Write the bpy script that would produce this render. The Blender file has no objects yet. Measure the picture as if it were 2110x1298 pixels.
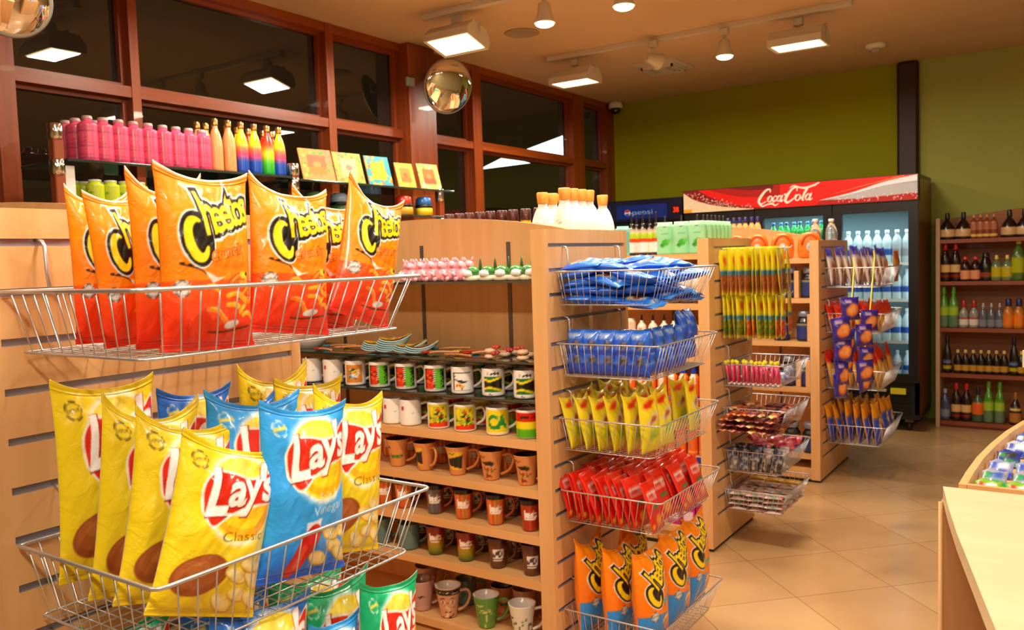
import bpy, bmesh, math, random
import numpy as np
from mathutils import Vector, Matrix, noise
random.seed(7)
PI = math.pi
col = bpy.context.scene.collection
# ---------------------------------------------------------------- camera model
YAW, PIT, ROL, F, CX, CY, CAMH = .5979, -.0659, .0327, 1740.6, 1055., 649., 1.45
_cy, _sy = math.cos(YAW), math.sin(YAW)
_fwd = Vector((-_sy*math.cos(PIT), _cy*math.cos(PIT), math.sin(PIT)))
_r0 = Vector((_cy, _sy, 0)); _d0 = _fwd.cross(_r0)
_R = math.cos(ROL)*_r0 + math.sin(ROL)*_d0
_D = -math.sin(ROL)*_r0 + math.cos(ROL)*_d0
CAM = Vector((0, 0, CAMH))
def P(u, v, ax, val):
    """world point where the sight line of pixel (u, v) meets the plane axis = val"""
    i = 'xyz'.index(ax)
    d = _R*((u-CX)/F) + _D*((v-CY)/F) + _fwd
    return CAM + d*((val-CAM[i])/d[i])
# ---------------------------------------------------------------- materials
def lin(c):
    if isinstance(c, str):
        c = [int(c[i:i+2], 16)/255 for i in (0, 2, 4)]
    return tuple((x/12.92 if x <= .04045 else ((x+.055)/1.055)**2.4) for x in c)
_M = {}
def mat(name, color='808080', rough=.5, metal=0., spec=.5, emit=0., ecol=None, trans=0., coat=0., alpha=1.):
    if name in _M: return _M[name]
    m = bpy.data.materials.new(name); m.use_nodes = True; _M[name] = m
    b = m.node_tree.nodes['Principled BSDF']
    b.inputs['Base Color'].default_value = (*lin(color), 1)
    b.inputs['Roughness'].default_value = rough
    b.inputs['Metallic'].default_value = metal
    b.inputs['Specular IOR Level'].default_value = spec
    b.inputs['Transmission Weight'].default_value = trans
    b.inputs['Coat Weight'].default_value = coat
    b.inputs['Alpha'].default_value = alpha
    if emit:
        b.inputs['Emission Color'].default_value = (*lin(ecol or color), 1)
        b.inputs['Emission Strength'].default_value = emit
    return m
def nodes(m): return m.node_tree.nodes, m.node_tree.links, m.node_tree.nodes['Principled BSDF']
def wood(name, c1, c2, rough=.4, axis='z', scale=1., coat=.15):
    m = mat(name, c1, rough, coat=coat)
    n, l, b = nodes(m)
    tc = n.new('ShaderNodeTexCoord'); mp = n.new('ShaderNodeMapping')
    s = {'z': (14, 14, .9), 'x': (.9, 14, 14), 'y': (14, .9, 14)}[axis]
    mp.inputs['Scale'].default_value = [k*scale for k in s]
    l.new(tc.outputs['Object'], mp.inputs[0])
    t = n.new('ShaderNodeTexNoise'); t.inputs['Scale'].default_value = 1.6; t.inputs['Detail'].default_value = 6
    t.inputs['Distortion'].default_value = .6
    l.new(mp.outputs[0], t.inputs[0])
    r = n.new('ShaderNodeValToRGB'); r.color_ramp.elements[0].position = .32; r.color_ramp.elements[1].position = .68
    r.color_ramp.elements[0].color = (*lin(c1), 1); r.color_ramp.elements[1].color = (*lin(c2), 1)
    l.new(t.outputs[0], r.inputs[0]); l.new(r.outputs[0], b.inputs['Base Color'])
    return m
def printed(name, rough=.4, coat=0., metal=0., spec=.5, bump=0.):
    """print on a surface: the ink colours are stored per vertex"""
    m = mat(name, 'ffffff', rough, metal=metal, coat=coat, spec=spec)
    n, l, b = nodes(m)
    a = n.new('ShaderNodeAttribute'); a.attribute_name = 'Col'
    l.new(a.outputs['Color'], b.inputs['Base Color'])
    b.inputs['Coat Roughness'].default_value = .12
    if bump:
        tc = n.new('ShaderNodeTexCoord'); t = n.new('ShaderNodeTexNoise'); t.inputs['Scale'].default_value = 21
        t.inputs['Detail'].default_value = 3; t.inputs['Distortion'].default_value = 1.6
        l.new(tc.outputs['Object'], t.inputs[0])
        bp = n.new('ShaderNodeBump'); bp.inputs['Strength'].default_value = bump; bp.inputs['Distance'].default_value = .01
        l.new(t.outputs[0], bp.inputs['Height']); l.new(bp.outputs[0], b.inputs['Normal'])
    return m
def thin_glass(name, tint='ffffff', ior=1.5, rough=0.):
    m = bpy.data.materials.new(name); m.use_nodes = True; _M[name] = m
    n, l = m.node_tree.nodes, m.node_tree.links; n.clear()
    o = n.new('ShaderNodeOutputMaterial'); mx = n.new('ShaderNodeMixShader'); t = n.new('ShaderNodeBsdfTransparent')
    g = n.new('ShaderNodeBsdfGlossy'); f = n.new('ShaderNodeFresnel'); f.inputs[0].default_value = ior
    g.inputs['Roughness'].default_value = rough; t.inputs[0].default_value = (*lin(tint), 1)
    l.new(f.outputs[0], mx.inputs[0]); l.new(t.outputs[0], mx.inputs[1]); l.new(g.outputs[0], mx.inputs[2]); l.new(mx.outputs[0], o.inputs[0])
    return m
MAPLE = wood('maple', 'dba86e', 'e5b67e', .38)
MAPLEX = wood('maple_shelf', 'daa66a', 'e3b278', .4, 'x')
MAHOG = wood('mahogany', '7c340e', '984614', .38, 'z', coat=.12)
MAHOGY = wood('mahogany_rail', '7c340e', '984614', .38, 'y', coat=.12)
DARKRED = wood('bar_wood', '7c3c22', '8e4728', .4, 'x')
WIRE = mat('chrome_wire', 'd4d6dc', .28, .75)
STEEL = mat('slat_metal', 'a5a2ac', .4, .5)
DSTEEL = mat('slot_steel', '6c6460', .45, .5)
GLASSEDGE = mat('shelf_glass', '2e3a34', .1, spec=.8, coat=.5)
BLACK = mat('black_plastic', '0c0c0e', .4)
WHITEP = mat('white_plastic', 'e8e6e0', .4)
WHITEG = mat('white_ceramic', 'f2f1ee', .18, coat=.4)
SHINY = printed('foil_print', .36, coat=.45, bump=.27, spec=.4)
SHINYS = printed('small_foil_print', .35, coat=.5)
MATTE = printed('paper_print', .5)
CERAM = printed('ceramic_print', .22, coat=.3)
# ---------------------------------------------------------------- mesh builder
class MB:
    def __init__(s): s.v = []; s.f = []; s.m = []; s.mats = []; s.smooth = []
    def mi(s, m):
        if m not in s.mats: s.mats.append(m)
        return s.mats.index(m)
    def add(s, vs, fs, m, sm=False):
        b = len(s.v); s.v += [tuple(p) for p in vs]; i = s.mi(m)
        for f in fs: s.f.append([b+k for k in f]); s.m.append(i); s.smooth.append(sm)
    def box(s, a, b, m):
        x0, y0, z0 = a; x1, y1, z1 = b
        vs = [(x0,y0,z0),(x1,y0,z0),(x1,y1,z0),(x0,y1,z0),(x0,y0,z1),(x1,y0,z1),(x1,y1,z1),(x0,y1,z1)]
        s.add(vs, [(3,2,1,0),(4,5,6,7),(0,1,5,4),(1,2,6,5),(2,3,7,6),(3,0,4,7)], m)
    def bbox(s, a, b, m, r=.004):
        """box with chamfered vertical and top edges"""
        x0, y0, z0 = a; x1, y1, z1 = b
        o = lambda e, z: [(x0+e+r*k, y0+e+r*j, z) for k, j in ()]
        ring = lambda e, z: [(x0+r+e,y0+e,z),(x1-r-e,y0+e,z),(x1-e,y0+r+e,z),(x1-e,y1-r-e,z),(x1-r-e,y1-e,z),(x0+r+e,y1-e,z),(x0+e,y1-r-e,z),(x0+e,y0+r+e,z)]
        rs = [ring(r*.6, z0), ring(0, z0+r), ring(0, z1-r), ring(r*.6, z1)]
        vs = sum(rs, []); fs = [tuple(range(7, -1, -1)), tuple(range(24, 32))]
        for k in range(3):
            for i in range(8): fs.append((k*8+i, k*8+(i+1) % 8, k*8+8+(i+1) % 8, k*8+8+i))
        s.add(vs, fs, m)
    def tube(s, pts, r, m, n=6, closed=False, cap=True):
        pts = [Vector(p) for p in pts]; N = len(pts); vs = []; up = None
        for i, p in enumerate(pts):
            a = pts[(i-1) % N] if (i or closed) else p
            b = pts[(i+1) % N] if (i < N-1 or closed) else p
            t = (b-a).normalized()
            if up is None:
                up = t.orthogonal().normalized()
            up = (up - t*up.dot(t)); up = up.normalized() if up.length > 1e-6 else t.orthogonal().normalized()
            w = t.cross(up)
            rr = r[i] if isinstance(r, (list, tuple)) else r
            for k in range(n):
                q = 2*PI*k/n; vs.append(p + up*math.cos(q)*rr + w*math.sin(q)*rr)
        fs = []
        for i in range(N if closed else N-1):
            j = (i+1) % N
            for k in range(n): fs.append((i*n+k, i*n+(k+1) % n, j*n+(k+1) % n, j*n+k))
        if cap and not closed: fs += [tuple(range(n-1, -1, -1)), tuple(range((N-1)*n, N*n))]
        s.add(vs, fs, m, n > 4)
    def lathe(s, prof, m, n=20, c=(0,0,0), sx=1., sy=1., power=1.):
        """prof [(r, z) or (r, z, material)]; closes at r = 0"""
        cx, cy, cz = c; vs = []
        for p in prof:
            for k in range(n):
                q = 2*PI*k/n; a, b = math.cos(q), math.sin(q)
                if power != 1: a = math.copysign(abs(a)**power, a); b = math.copysign(abs(b)**power, b)
                vs.append((cx+p[0]*sx*a, cy+p[0]*sy*b, cz+p[1]))
        base = len(s.v); s.v += vs
        for i in range(len(prof)-1):
            mm = prof[i+1][2] if len(prof[i+1]) > 2 else m
            ii = s.mi(mm)
            for k in range(n):
                s.f.append([base+i*n+k, base+i*n+(k+1) % n, base+(i+1)*n+(k+1) % n, base+(i+1)*n+k]); s.m.append(ii); s.smooth.append(True)
        ii = s.mi(m)
        s.f.append([base+k for k in range(n-1, -1, -1)]); s.m.append(ii); s.smooth.append(False)
        e = base+(len(prof)-1)*n
        s.f.append([e+k for k in range(n)]); s.m.append(s.mi(prof[-1][2] if len(prof[-1]) > 2 else m)); s.smooth.append(False)
    def prism(s, poly, t, m, frame=None):
        """poly: 2D outline (x, z) with depth t along +y"""
        n = len(poly); vs = [(x, 0, z) for x, z in poly] + [(x, t, z) for x, z in poly]
        fs = [tuple(range(n)), tuple(range(2*n-1, n-1, -1))] + [((i+1) % n, i, n+i, n+(i+1) % n) for i in range(n)]
        if frame: vs = [frame @ Vector(v) for v in vs]
        s.add(vs, fs, m)
    def mesh(s, name):
        me = bpy.data.meshes.new(name); me.from_pydata(s.v, [], s.f)
        for m in s.mats: me.materials.append(m)
        me.polygons.foreach_set('material_index', s.m); me.polygons.foreach_set('use_smooth', s.smooth); me.update()
        return me
    def build(s, name, parent=None, loc=None):
        return obj(name, s.mesh(name), parent, loc)
def obj(name, me, parent=None, loc=None):
    o = bpy.data.objects.new(name, me); col.objects.link(o)
    if parent: o.parent = parent
    if loc is not None: o.location = loc
    return o
def tag(o, label=None, cat=None, group=None, kind=None):
    for k, v in (('label', label), ('category', cat), ('group', group), ('kind', kind)):
        if v: o[k] = v
    return o
def empty(name, loc, label, cat, group=None, rz=0):
    o = bpy.data.objects.new(name, None); col.objects.link(o); o.location = loc; o.rotation_euler.z = rz
    o.empty_display_size = .05
    return tag(o, label, cat, group)
def copy_tree(o, parent=None):
    c = o.copy(); col.objects.link(c)
    if parent: c.parent = parent
    for ch in o.children: copy_tree(ch, c)
    return c
_used = set()
def place(proto, loc, label, group=None, rz=0, rot=None, scale=None):
    """first use moves the prototype itself, later ones copy it with its parts"""
    if proto.name in _used: o = copy_tree(proto)
    else: o = proto; _used.add(proto.name)
    o.location = loc; o.rotation_euler = rot if rot is not None else (0, 0, rz)
    if scale is not None: o.scale = scale if not isinstance(scale, (int, float)) else (scale,)*3
    o['label'] = label
    if group: o['group'] = group
    return o
ORD = 'first second third fourth fifth sixth seventh eighth ninth tenth eleventh twelfth thirteenth fourteenth fifteenth sixteenth seventeenth eighteenth nineteenth twentieth'.split()
# ---------------------------------------------------------------- print canvas
_txt = {}
def text_tris(s, bold=0.):
    k = (s, bold)
    if k in _txt: return _txt[k]
    cu = bpy.data.curves.new('t', 'FONT'); cu.body = s; cu.size = 1; cu.offset = bold; cu.align_x = 'CENTER'; cu.resolution_u = 4
    cu.fill_mode = 'BOTH'
    o = bpy.data.objects.new('t', cu); col.objects.link(o)
    dg = bpy.context.evaluated_depsgraph_get(); me = o.evaluated_get(dg).to_mesh()
    me.calc_loop_triangles()
    T = np.array([[me.vertices[i].co[:2] for i in t.vertices] for t in me.loop_triangles], float).reshape(-1, 3, 2)
    o.evaluated_get(dg).to_mesh_clear(); bpy.data.objects.remove(o); bpy.data.curves.remove(cu)
    _txt[k] = T
    return T
class Canvas:
    """colours of a printed design; x 0..w, y 0..h upward, in the unit of the thing"""
    def __init__(s, w, h, res, bg='ffffff'):
        s.w, s.h = w, h; s.nx, s.ny = max(2, int(w*res)), max(2, int(h*res)); s.res = res
        s.a = np.empty((s.ny, s.nx, 3)); s.a[:] = s.c(bg)
        s.X, s.Y = np.meshgrid((np.arange(s.nx)+.5)/res, (np.arange(s.ny)+.5)/res)
    def c(s, c):
        return np.array([int(c[i:i+2], 16)/255 for i in (0, 2, 4)]) if isinstance(c, str) else np.array(c)
    def vgrad(s, stops):
        ys = [p for p, _ in stops]; cs = np.array([s.c(k) for _, k in stops])
        for k in range(3): s.a[:, :, k] = np.interp(s.Y/s.h, ys, cs[:, k])
    def put(s, mask, c): s.a[mask] = s.c(c)
    def rect(s, x0, y0, x1, y1, c): s.put((s.X >= x0) & (s.X <= x1) & (s.Y >= y0) & (s.Y <= y1), c)
    def ell(s, x, y, rx, ry, c, rot=0):
        dx, dy = s.X-x, s.Y-y; ca, sa = math.cos(rot), math.sin(rot)
        s.put(((dx*ca+dy*sa)/rx)**2 + ((-dx*sa+dy*ca)/ry)**2 <= 1, c)
    def ring(s, x, y, r, t, c, dash=0):
        d = np.hypot(s.X-x, s.Y-y); m = (d <= r) & (d >= r-t)
        if dash: m &= (np.sin(np.arctan2(s.Y-y, s.X-x)*dash) > -.5)
        s.put(m, c)
    def poly(s, pts, c):
        ins = np.zeros(s.X.shape, bool); n = len(pts)
        for i in range(n):
            x0, y0 = pts[i]; x1, y1 = pts[(i+1) % n]
            if y0 == y1: continue
            ins ^= ((s.Y < max(y0, y1)) & (s.Y >= min(y0, y1)) & (s.X < x0+(s.Y-y0)*(x1-x0)/(y1-y0)))
        s.put(ins, c)
    def stroke(s, pts, w, c):
        pts = spline(pts); n = len(pts)
        for i in range(n-1):
            (x0, y0), (x1, y1) = pts[i], pts[i+1]
            ww = (w if not isinstance(w, (list, tuple)) else np.interp(i/(n-1), np.linspace(0, 1, len(w)), w))/2
            dx, dy = x1-x0, y1-y0; L = dx*dx+dy*dy+1e-12
            t = np.clip(((s.X-x0)*dx+(s.Y-y0)*dy)/L, 0, 1)
            s.put(np.hypot(s.X-x0-t*dx, s.Y-y0-t*dy) <= ww, c)
    def tris(s, T, c):
        col_ = s.c(c)
        for t in T:
            x0, y0 = t.min(0); x1, y1 = t.max(0)
            i0, i1 = max(0, int(x0*s.res)), min(s.nx, int(x1*s.res)+2); j0, j1 = max(0, int(y0*s.res)), min(s.ny, int(y1*s.res)+2)
            if i0 >= i1 or j0 >= j1: continue
            X, Y = s.X[j0:j1, i0:i1], s.Y[j0:j1, i0:i1]
            e = [(t[(k+1) % 3][0]-t[k][0])*(Y-t[k][1])-(t[(k+1) % 3][1]-t[k][1])*(X-t[k][0]) for k in range(3)]
            m = ((e[0] >= 0) & (e[1] >= 0) & (e[2] >= 0)) | ((e[0] <= 0) & (e[1] <= 0) & (e[2] <= 0))
            s.a[j0:j1, i0:i1][m] = col_
    def text(s, t, x, y, h, c, w=None, shear=0., rot=0., bold=0., warp=None):
        if t == '~':          # illegible small print: an uneven wavy line of ink
            w = w or h*3; ca, sa = math.cos(rot), math.sin(rot); n = 9
            q = [(w*(k/(n-1)-.5), h*(.5+.28*math.sin(k*2.3))) for k in range(n)]
            s.stroke([(x+px*ca-py*sa, y+px*sa+py*ca) for px, py in q], h*.3, c); return
        T = text_tris(t, bold).copy()
        if len(T) == 0: return
        base = text_tris(t, 0.)
        xs = base[..., 0]; W = xs.max()-xs.min(); x0 = (xs.max()+xs.min())/2
        T[..., 0] -= x0; sx = (w/W) if w else h*1.4; T[..., 1] *= h*1.4; T[..., 0] = T[..., 0]*sx + T[..., 1]*shear
        if warp: T = warp(T, w or W*sx)
        ca, sa = math.cos(rot), math.sin(rot)
        X = T[..., 0]*ca-T[..., 1]*sa+x; Y = T[..., 0]*sa+T[..., 1]*ca+y
        s.tris(np.stack([X, Y], -1), c)
    def noise(s, amt, seed=0):
        r = np.random.RandomState(seed); s.a = np.clip(s.a + r.uniform(-amt, amt, s.a.shape[:2]+(1,)), 0, 1)
    def blur(s, k=1):
        for _ in range(k):
            a = np.pad(s.a, ((1,1),(1,1),(0,0)), 'edge')
            s.a = (a[1:-1, 1:-1]*2+a[:-2, 1:-1]+a[2:, 1:-1]+a[1:-1, :-2]+a[1:-1, 2:])/6
    def sample(s, U, V):
        """U, V in 0..1 arrays -> linear RGBA"""
        x = np.clip(np.asarray(U)*s.nx-.5, 0, s.nx-1.001); y = np.clip(np.asarray(V)*s.ny-.5, 0, s.ny-1.001)
        i, j = x.astype(int), y.astype(int); fx, fy = (x-i)[..., None], (y-j)[..., None]
        c = s.a[j, i]*(1-fx)*(1-fy)+s.a[j, i+1]*fx*(1-fy)+s.a[j+1, i]*(1-fx)*fy+s.a[j+1, i+1]*fx*fy
        c = np.where(c <= .04045, c/12.92, ((c+.055)/1.055)**2.4)
        return np.concatenate([c, np.ones(c.shape[:-1]+(1,))], -1)
def spline(pts, k=8):
    if len(pts) < 3: return pts
    out = []; p = [pts[0]]+list(pts)+[pts[-1]]
    for i in range(1, len(p)-2):
        for j in range(k):
            t = j/k; a = [p[i-1+q] for q in range(4)]
            out.append(tuple(.5*(2*a[1][d]+(a[2][d]-a[0][d])*t+(2*a[0][d]-5*a[1][d]+4*a[2][d]-a[3][d])*t*t+(-a[0][d]+3*a[1][d]-3*a[2][d]+a[3][d])*t**3) for d in (0, 1)))
    out.append(tuple(pts[-1])); return out
def set_col(me, C):
    at = me.color_attributes.new('Col', 'FLOAT_COLOR', 'POINT'); at.data.foreach_set('color', np.asarray(C, np.float32).ravel())
def grid_mesh(name, pos, canvas, m, nx, nz, smooth=True, wrap=False, flat=None):
    """pos(U, V) -> (x, y, z) arrays; colours taken from the canvas"""
    U, V = np.meshgrid(np.linspace(0, 1, nx+1), np.linspace(0, 1, nz+1))
    x, y, z = pos(U, V); n = nx+1
    me = bpy.data.meshes.new(name)
    fs = [(j*n+i, j*n+i+1, (j+1)*n+i+1, (j+1)*n+i) for j in range(nz) for i in range(nx)]
    me.from_pydata(np.stack([x, y, z], -1).reshape(-1, 3).tolist(), [], fs); me.materials.append(m)
    me.polygons.foreach_set('use_smooth', [smooth]*len(fs)); set_col(me, canvas.sample(U, V)); me.update()
    return me
def pillow(name, w, h, t, canvas, back='c8c8c8', nx=12, nz=16, seal=.07, pinch=.1, seed=0, dip=0., wr=.004, m=None, bend=0., ears=0.):
    """a filled film packet: front faces -y, both faces meet in flat crimped ends"""
    nb = nx; U, V = np.meshgrid(np.linspace(-1, 1, nx+1), np.linspace(0, 1, nz+1))
    inner = np.clip((V-seal*.6)/(1-1.2*seal), 0, 1); S = np.sin(PI*inner)
    hw = w/2*(1-pinch*S**.6)
    prof = (1-np.abs(U)**2.6)**.62*np.clip(S, 0, 1)**.5*t/2
    rr = np.random.RandomState(seed); ph = rr.uniform(0, 6, 12)
    dist = np.minimum(inner, 1-inner)
    fold = np.exp(-dist/.1)*(np.sin(U*9+ph[0]+3*V)*.6+np.sin(U*17+ph[1]-V*9)*.4)
    big = (np.sin(U*3.1+V*5+ph[2])*np.sin(V*9+ph[3]-U*2)+.7*np.sin(V*17+U*6+ph[4])*np.sin(U*5-V*4+ph[5])+.45*np.abs(np.sin(V*23-U*11+ph[6]))*np.sin(V*6+U*8+ph[7]))
    edge = (1-np.abs(U)**4)
    W = wr*(fold*1.4+big*.6)*edge*np.clip(S*3, 0.15, 1)
    x = U*hw; z = V*h
    z = z - dip*(1-U**2)*V**5*1. + ears*np.abs(U)**3*V**8
    x = x + (rr.uniform(-1, 1)*.02*w)*V**3
    yf = -prof-W; yb = prof*.9-W*.4
    yf += bend*(V-.5)**2; yb += bend*(V-.5)**2 + .0006
    tipb = np.where(V > 1-seal, (V-1+seal)/seal, 0)*np.sin(U*4+ph[8])*.004; yf += tipb; yb += tipb
    n = nx+1; N = n*(nz+1); vs = np.concatenate([np.stack([x, yf, z], -1).reshape(-1, 3), np.stack([x, yb, z], -1).reshape(-1, 3)])
    fs = []
    for j in range(nz):
        for i in range(nx):
            a = j*n+i; fs.append((a, a+1, a+n+1, a+n)); fs.append((N+a, N+a+n, N+a+n+1, N+a+1))
    for j in range(nz):
        a = j*n; fs.append((a, a+n, N+a+n, N+a)); b = a+nx; fs.append((b, N+b, N+b+n, b+n))
    for i in range(nx):
        fs.append((i, N+i, N+i+1, i+1)); k = nz*n+i; fs.append((k, k+1, N+k+1, N+k))
    me = bpy.data.meshes.new(name); me.from_pydata(vs.tolist(), [], fs); me.materials.append(m or SHINY)
    me.polygons.foreach_set('use_smooth', [True]*len(fs))
    cf = canvas.sample((U+1)/2, V); cb = np.empty_like(cf); cb[:] = (*lin(back), 1) if isinstance(back, str) else 1
    if not isinstance(back, str): cb = back.sample((U+1)/2, V)
    set_col(me, np.concatenate([cf.reshape(-1, 4), cb.reshape(-1, 4)])); me.update()
    return me
# ================================================================ ROOM
XW, YB, ZC, XR, YF = -4.03, 7.8, 2.98, 3.2, -3.4
def S(o): o['kind'] = 'structure'; return o
def tile_mat():
    m = mat('floor_tile', 'c9a27a', .25, coat=.15)
    n, l, b = nodes(m)
    tc = n.new('ShaderNodeTexCoord'); mp = n.new('ShaderNodeMapping')
    mp.inputs['Rotation'].default_value[2] = PI/4; mp.inputs['Location'].default_value = (.07, .0, 0)
    l.new(tc.outputs['Object'], mp.inputs[0])
    br = n.new('ShaderNodeTexBrick'); br.offset = 0; br.squash = 1
    br.inputs['Scale'].default_value = 1; br.inputs['Brick Width'].default_value = .4435; br.inputs['Row Height'].default_value = .4435
    br.inputs['Mortar Size'].default_value = .0022; br.inputs['Mortar Smooth'].default_value = .3
    br.inputs['Color1'].default_value = (*lin('cfa878'), 1); br.inputs['Color2'].default_value = (*lin('c89e6c'), 1); br.inputs['Mortar'].default_value = (*lin('96714c'), 1)
    l.new(mp.outputs[0], br.inputs[0])
    t = n.new('ShaderNodeTexNoise'); t.inputs['Scale'].default_value = 3.5; t.inputs['Detail'].default_value = 5
    l.new(tc.outputs['Object'], t.inputs[0])
    mx = n.new('ShaderNodeMix'); mx.data_type = 'RGBA'; mx.blend_type = 'MULTIPLY'; mx.inputs[0].default_value = .35
    l.new(br.outputs[0], mx.inputs[6]); l.new(t.outputs[0], mx.inputs[7]); l.new(mx.outputs[2], b.inputs['Base Color'])
    return m
def plaster(name, c, c2, rough=.8):
    m = mat(name, c, rough, spec=.25)
    n, l, b = nodes(m); tc = n.new('ShaderNodeTexCoord'); t = n.new('ShaderNodeTexNoise'); t.inputs['Scale'].default_value = 1.2; t.inputs['Detail'].default_value = 4
    r = n.new('ShaderNodeValToRGB'); r.color_ramp.elements[0].color = (*lin(c), 1); r.color_ramp.elements[1].color = (*lin(c2), 1)
    r.color_ramp.elements[0].position = .35; r.color_ramp.elements[1].position = .65
    l.new(tc.outputs['Object'], t.inputs[0]); l.new(t.outputs[0], r.inputs[0]); l.new(r.outputs[0], b.inputs['Base Color'])
    return m
CEIL = plaster('ceiling_paint', 'd8bc98', 'd0b48e')
GREEN = plaster('green_paint', '9a9c04', '939806')
SAGE = plaster('sage_paint', 'a7b058', 'a2ab5c')
CREAM = plaster('cream_paint', 'cfc08a', 'c8b982')
b = MB(); b.box((XW, YF, -.06), (XR, YB, 0), tile_mat()); S(b.build('floor'))
b = MB(); b.box((XW-.1, YF, ZC), (XR, YB+.1, ZC+.08), CEIL); S(b.build('ceiling'))
b = MB(); b.box((XW, YB, 0), (-1.25, YB+.1, ZC), GREEN); S(b.build('wall_back'))
b = MB(); b.box((-1.25, YB, 0), (XR, YB+.1, ZC), SAGE); S(b.build('wall_back_right'))
b = MB(); b.box((XR, YF, 0), (XR+.1, YB, ZC), CREAM); S(b.build('wall_right'))
b = MB(); b.box((XW, YF-.1, 0), (XR, YF, ZC), CREAM); S(b.build('wall_front'))
b = MB(); b.box((XW-.1, YF, 0), (XW, YB, .62), MAHOGY); S(b.build('wall_left'))
b = MB(); b.bbox((-1.32, YB-.07, 0), (-1.155, YB, ZC-.005), mat('dark_column', '301a16', .5), .02); S(b.build('trim_1'))
PANE = thin_glass('window_glass', 'd8dcd8', 1.9)
CLEAR = thin_glass('clear_face', 'ffffff', 1.0)
bays = [(-3.4, -.9), (-.8, 1.87), (1.953, 2.519), (2.567, 3.862), (3.925, 4.567), (4.857, 5.40), (5.514, 6.975), (7.178, 7.634)]
for i, (a, c) in enumerate(bays):
    b = MB()
    A = [YF, -.85, 1.87+.04, 2.543, 3.894, 4.567, 5.45, 7.08][i]; Z = [-.85, 1.91, 2.543, 3.894, 4.567, 5.45, 7.08, YB][i]
    if i == 5: A = 4.857
    x0, x1 = XW-.06, XW+.045
    b.box((x0, A, .62), (x1, a, ZC), MAHOG) if a > A else None
    b.box((x0, c, .62), (x1, Z, ZC), MAHOG) if Z > c else None
    for z0, z1 in ((.62, .72), (2.325, 2.38), (2.925, ZC)): b.box((x0, a, z0), (x1-.004, c, z1), MAHOGY)
    for z0, z1 in ((.72, 2.325), (2.38, 2.925)):     # inner sash round each pane
        t = .022; xs = XW-.01
        b.box((x0, a, z0), (xs, a+t, z1), MAHOG); b.box((x0, c-t, z0), (xs, c, z1), MAHOG)
        b.box((x0, a+t, z0), (xs, c-t, z0+t), MAHOGY); b.box((x0, a+t, z1-t), (xs, c-t, z1), MAHOGY)
    w = S(b.build('window_%d' % (i+1)))
    for z0, z1 in ((.742, 2.303), (2.402, 2.903)):
        g = MB(); g.box((XW-.045, a+.022, z0), (XW-.039, c-.022, z1), CLEAR); g.mi(PANE); g.m[3] = 1; g.build('pane', w)
b = MB(); b.bbox((XW-.06, 4.567, 0), (XW+.12, 4.857, ZC-.004), MAHOG, .008); S(b.build('trim_2'))
# outside: added canopies, each with an added lamp, imitate bright patches in the panes
b = MB(); b.box((-22, -6, -.2), (XW-.12, 24, -.1), mat('outdoor_paving', '1c1a18', .9)); S(b.build('ground'))
can = mat('canopy_fabric', 'eef4f4', .8)
for k, (u0, v0, u1, v1, um, vm) in enumerate([(985, 350, 1093, 336, 1040, 322), (1078, 310, 1170, 322, 1168, 276)]):
    X = -9.
    p0, p1, pm = P(u0, v0, 'x', X), P(u1, v1, 'x', X), P(um, vm, 'x', X)
    b = MB(); t = Vector((-.9, 0, .1))
    b.add([p0, p1, pm, p0+t, p1+t, pm+t], [(0, 1, 2), (5, 4, 3), (0, 3, 4, 1), (1, 4, 5, 2), (2, 5, 3, 0)], can)
    o = b.build('outside_canopy'); tag(o, ['low white terrace canopy with a gable, floodlit, seen through the lower pane', 'white and green terrace canopy rising to the corner, seen through the upper pane'][k], 'canopy')
    L = bpy.data.lights.new('flood', 'AREA'); L.energy = 260; L.color = (.8, .95, 1); L.size = .5  # added lamp, brightens the white shape outside the glass
    lo = bpy.data.objects.new('floodlight', L); col.objects.link(lo); m_ = (p0+p1+pm)/3; lo.location = m_+Vector((2.2, .3, -1.2))
    lo.rotation_euler = (m_-lo.location).to_track_quat('-Z', 'Y').to_euler()
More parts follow.
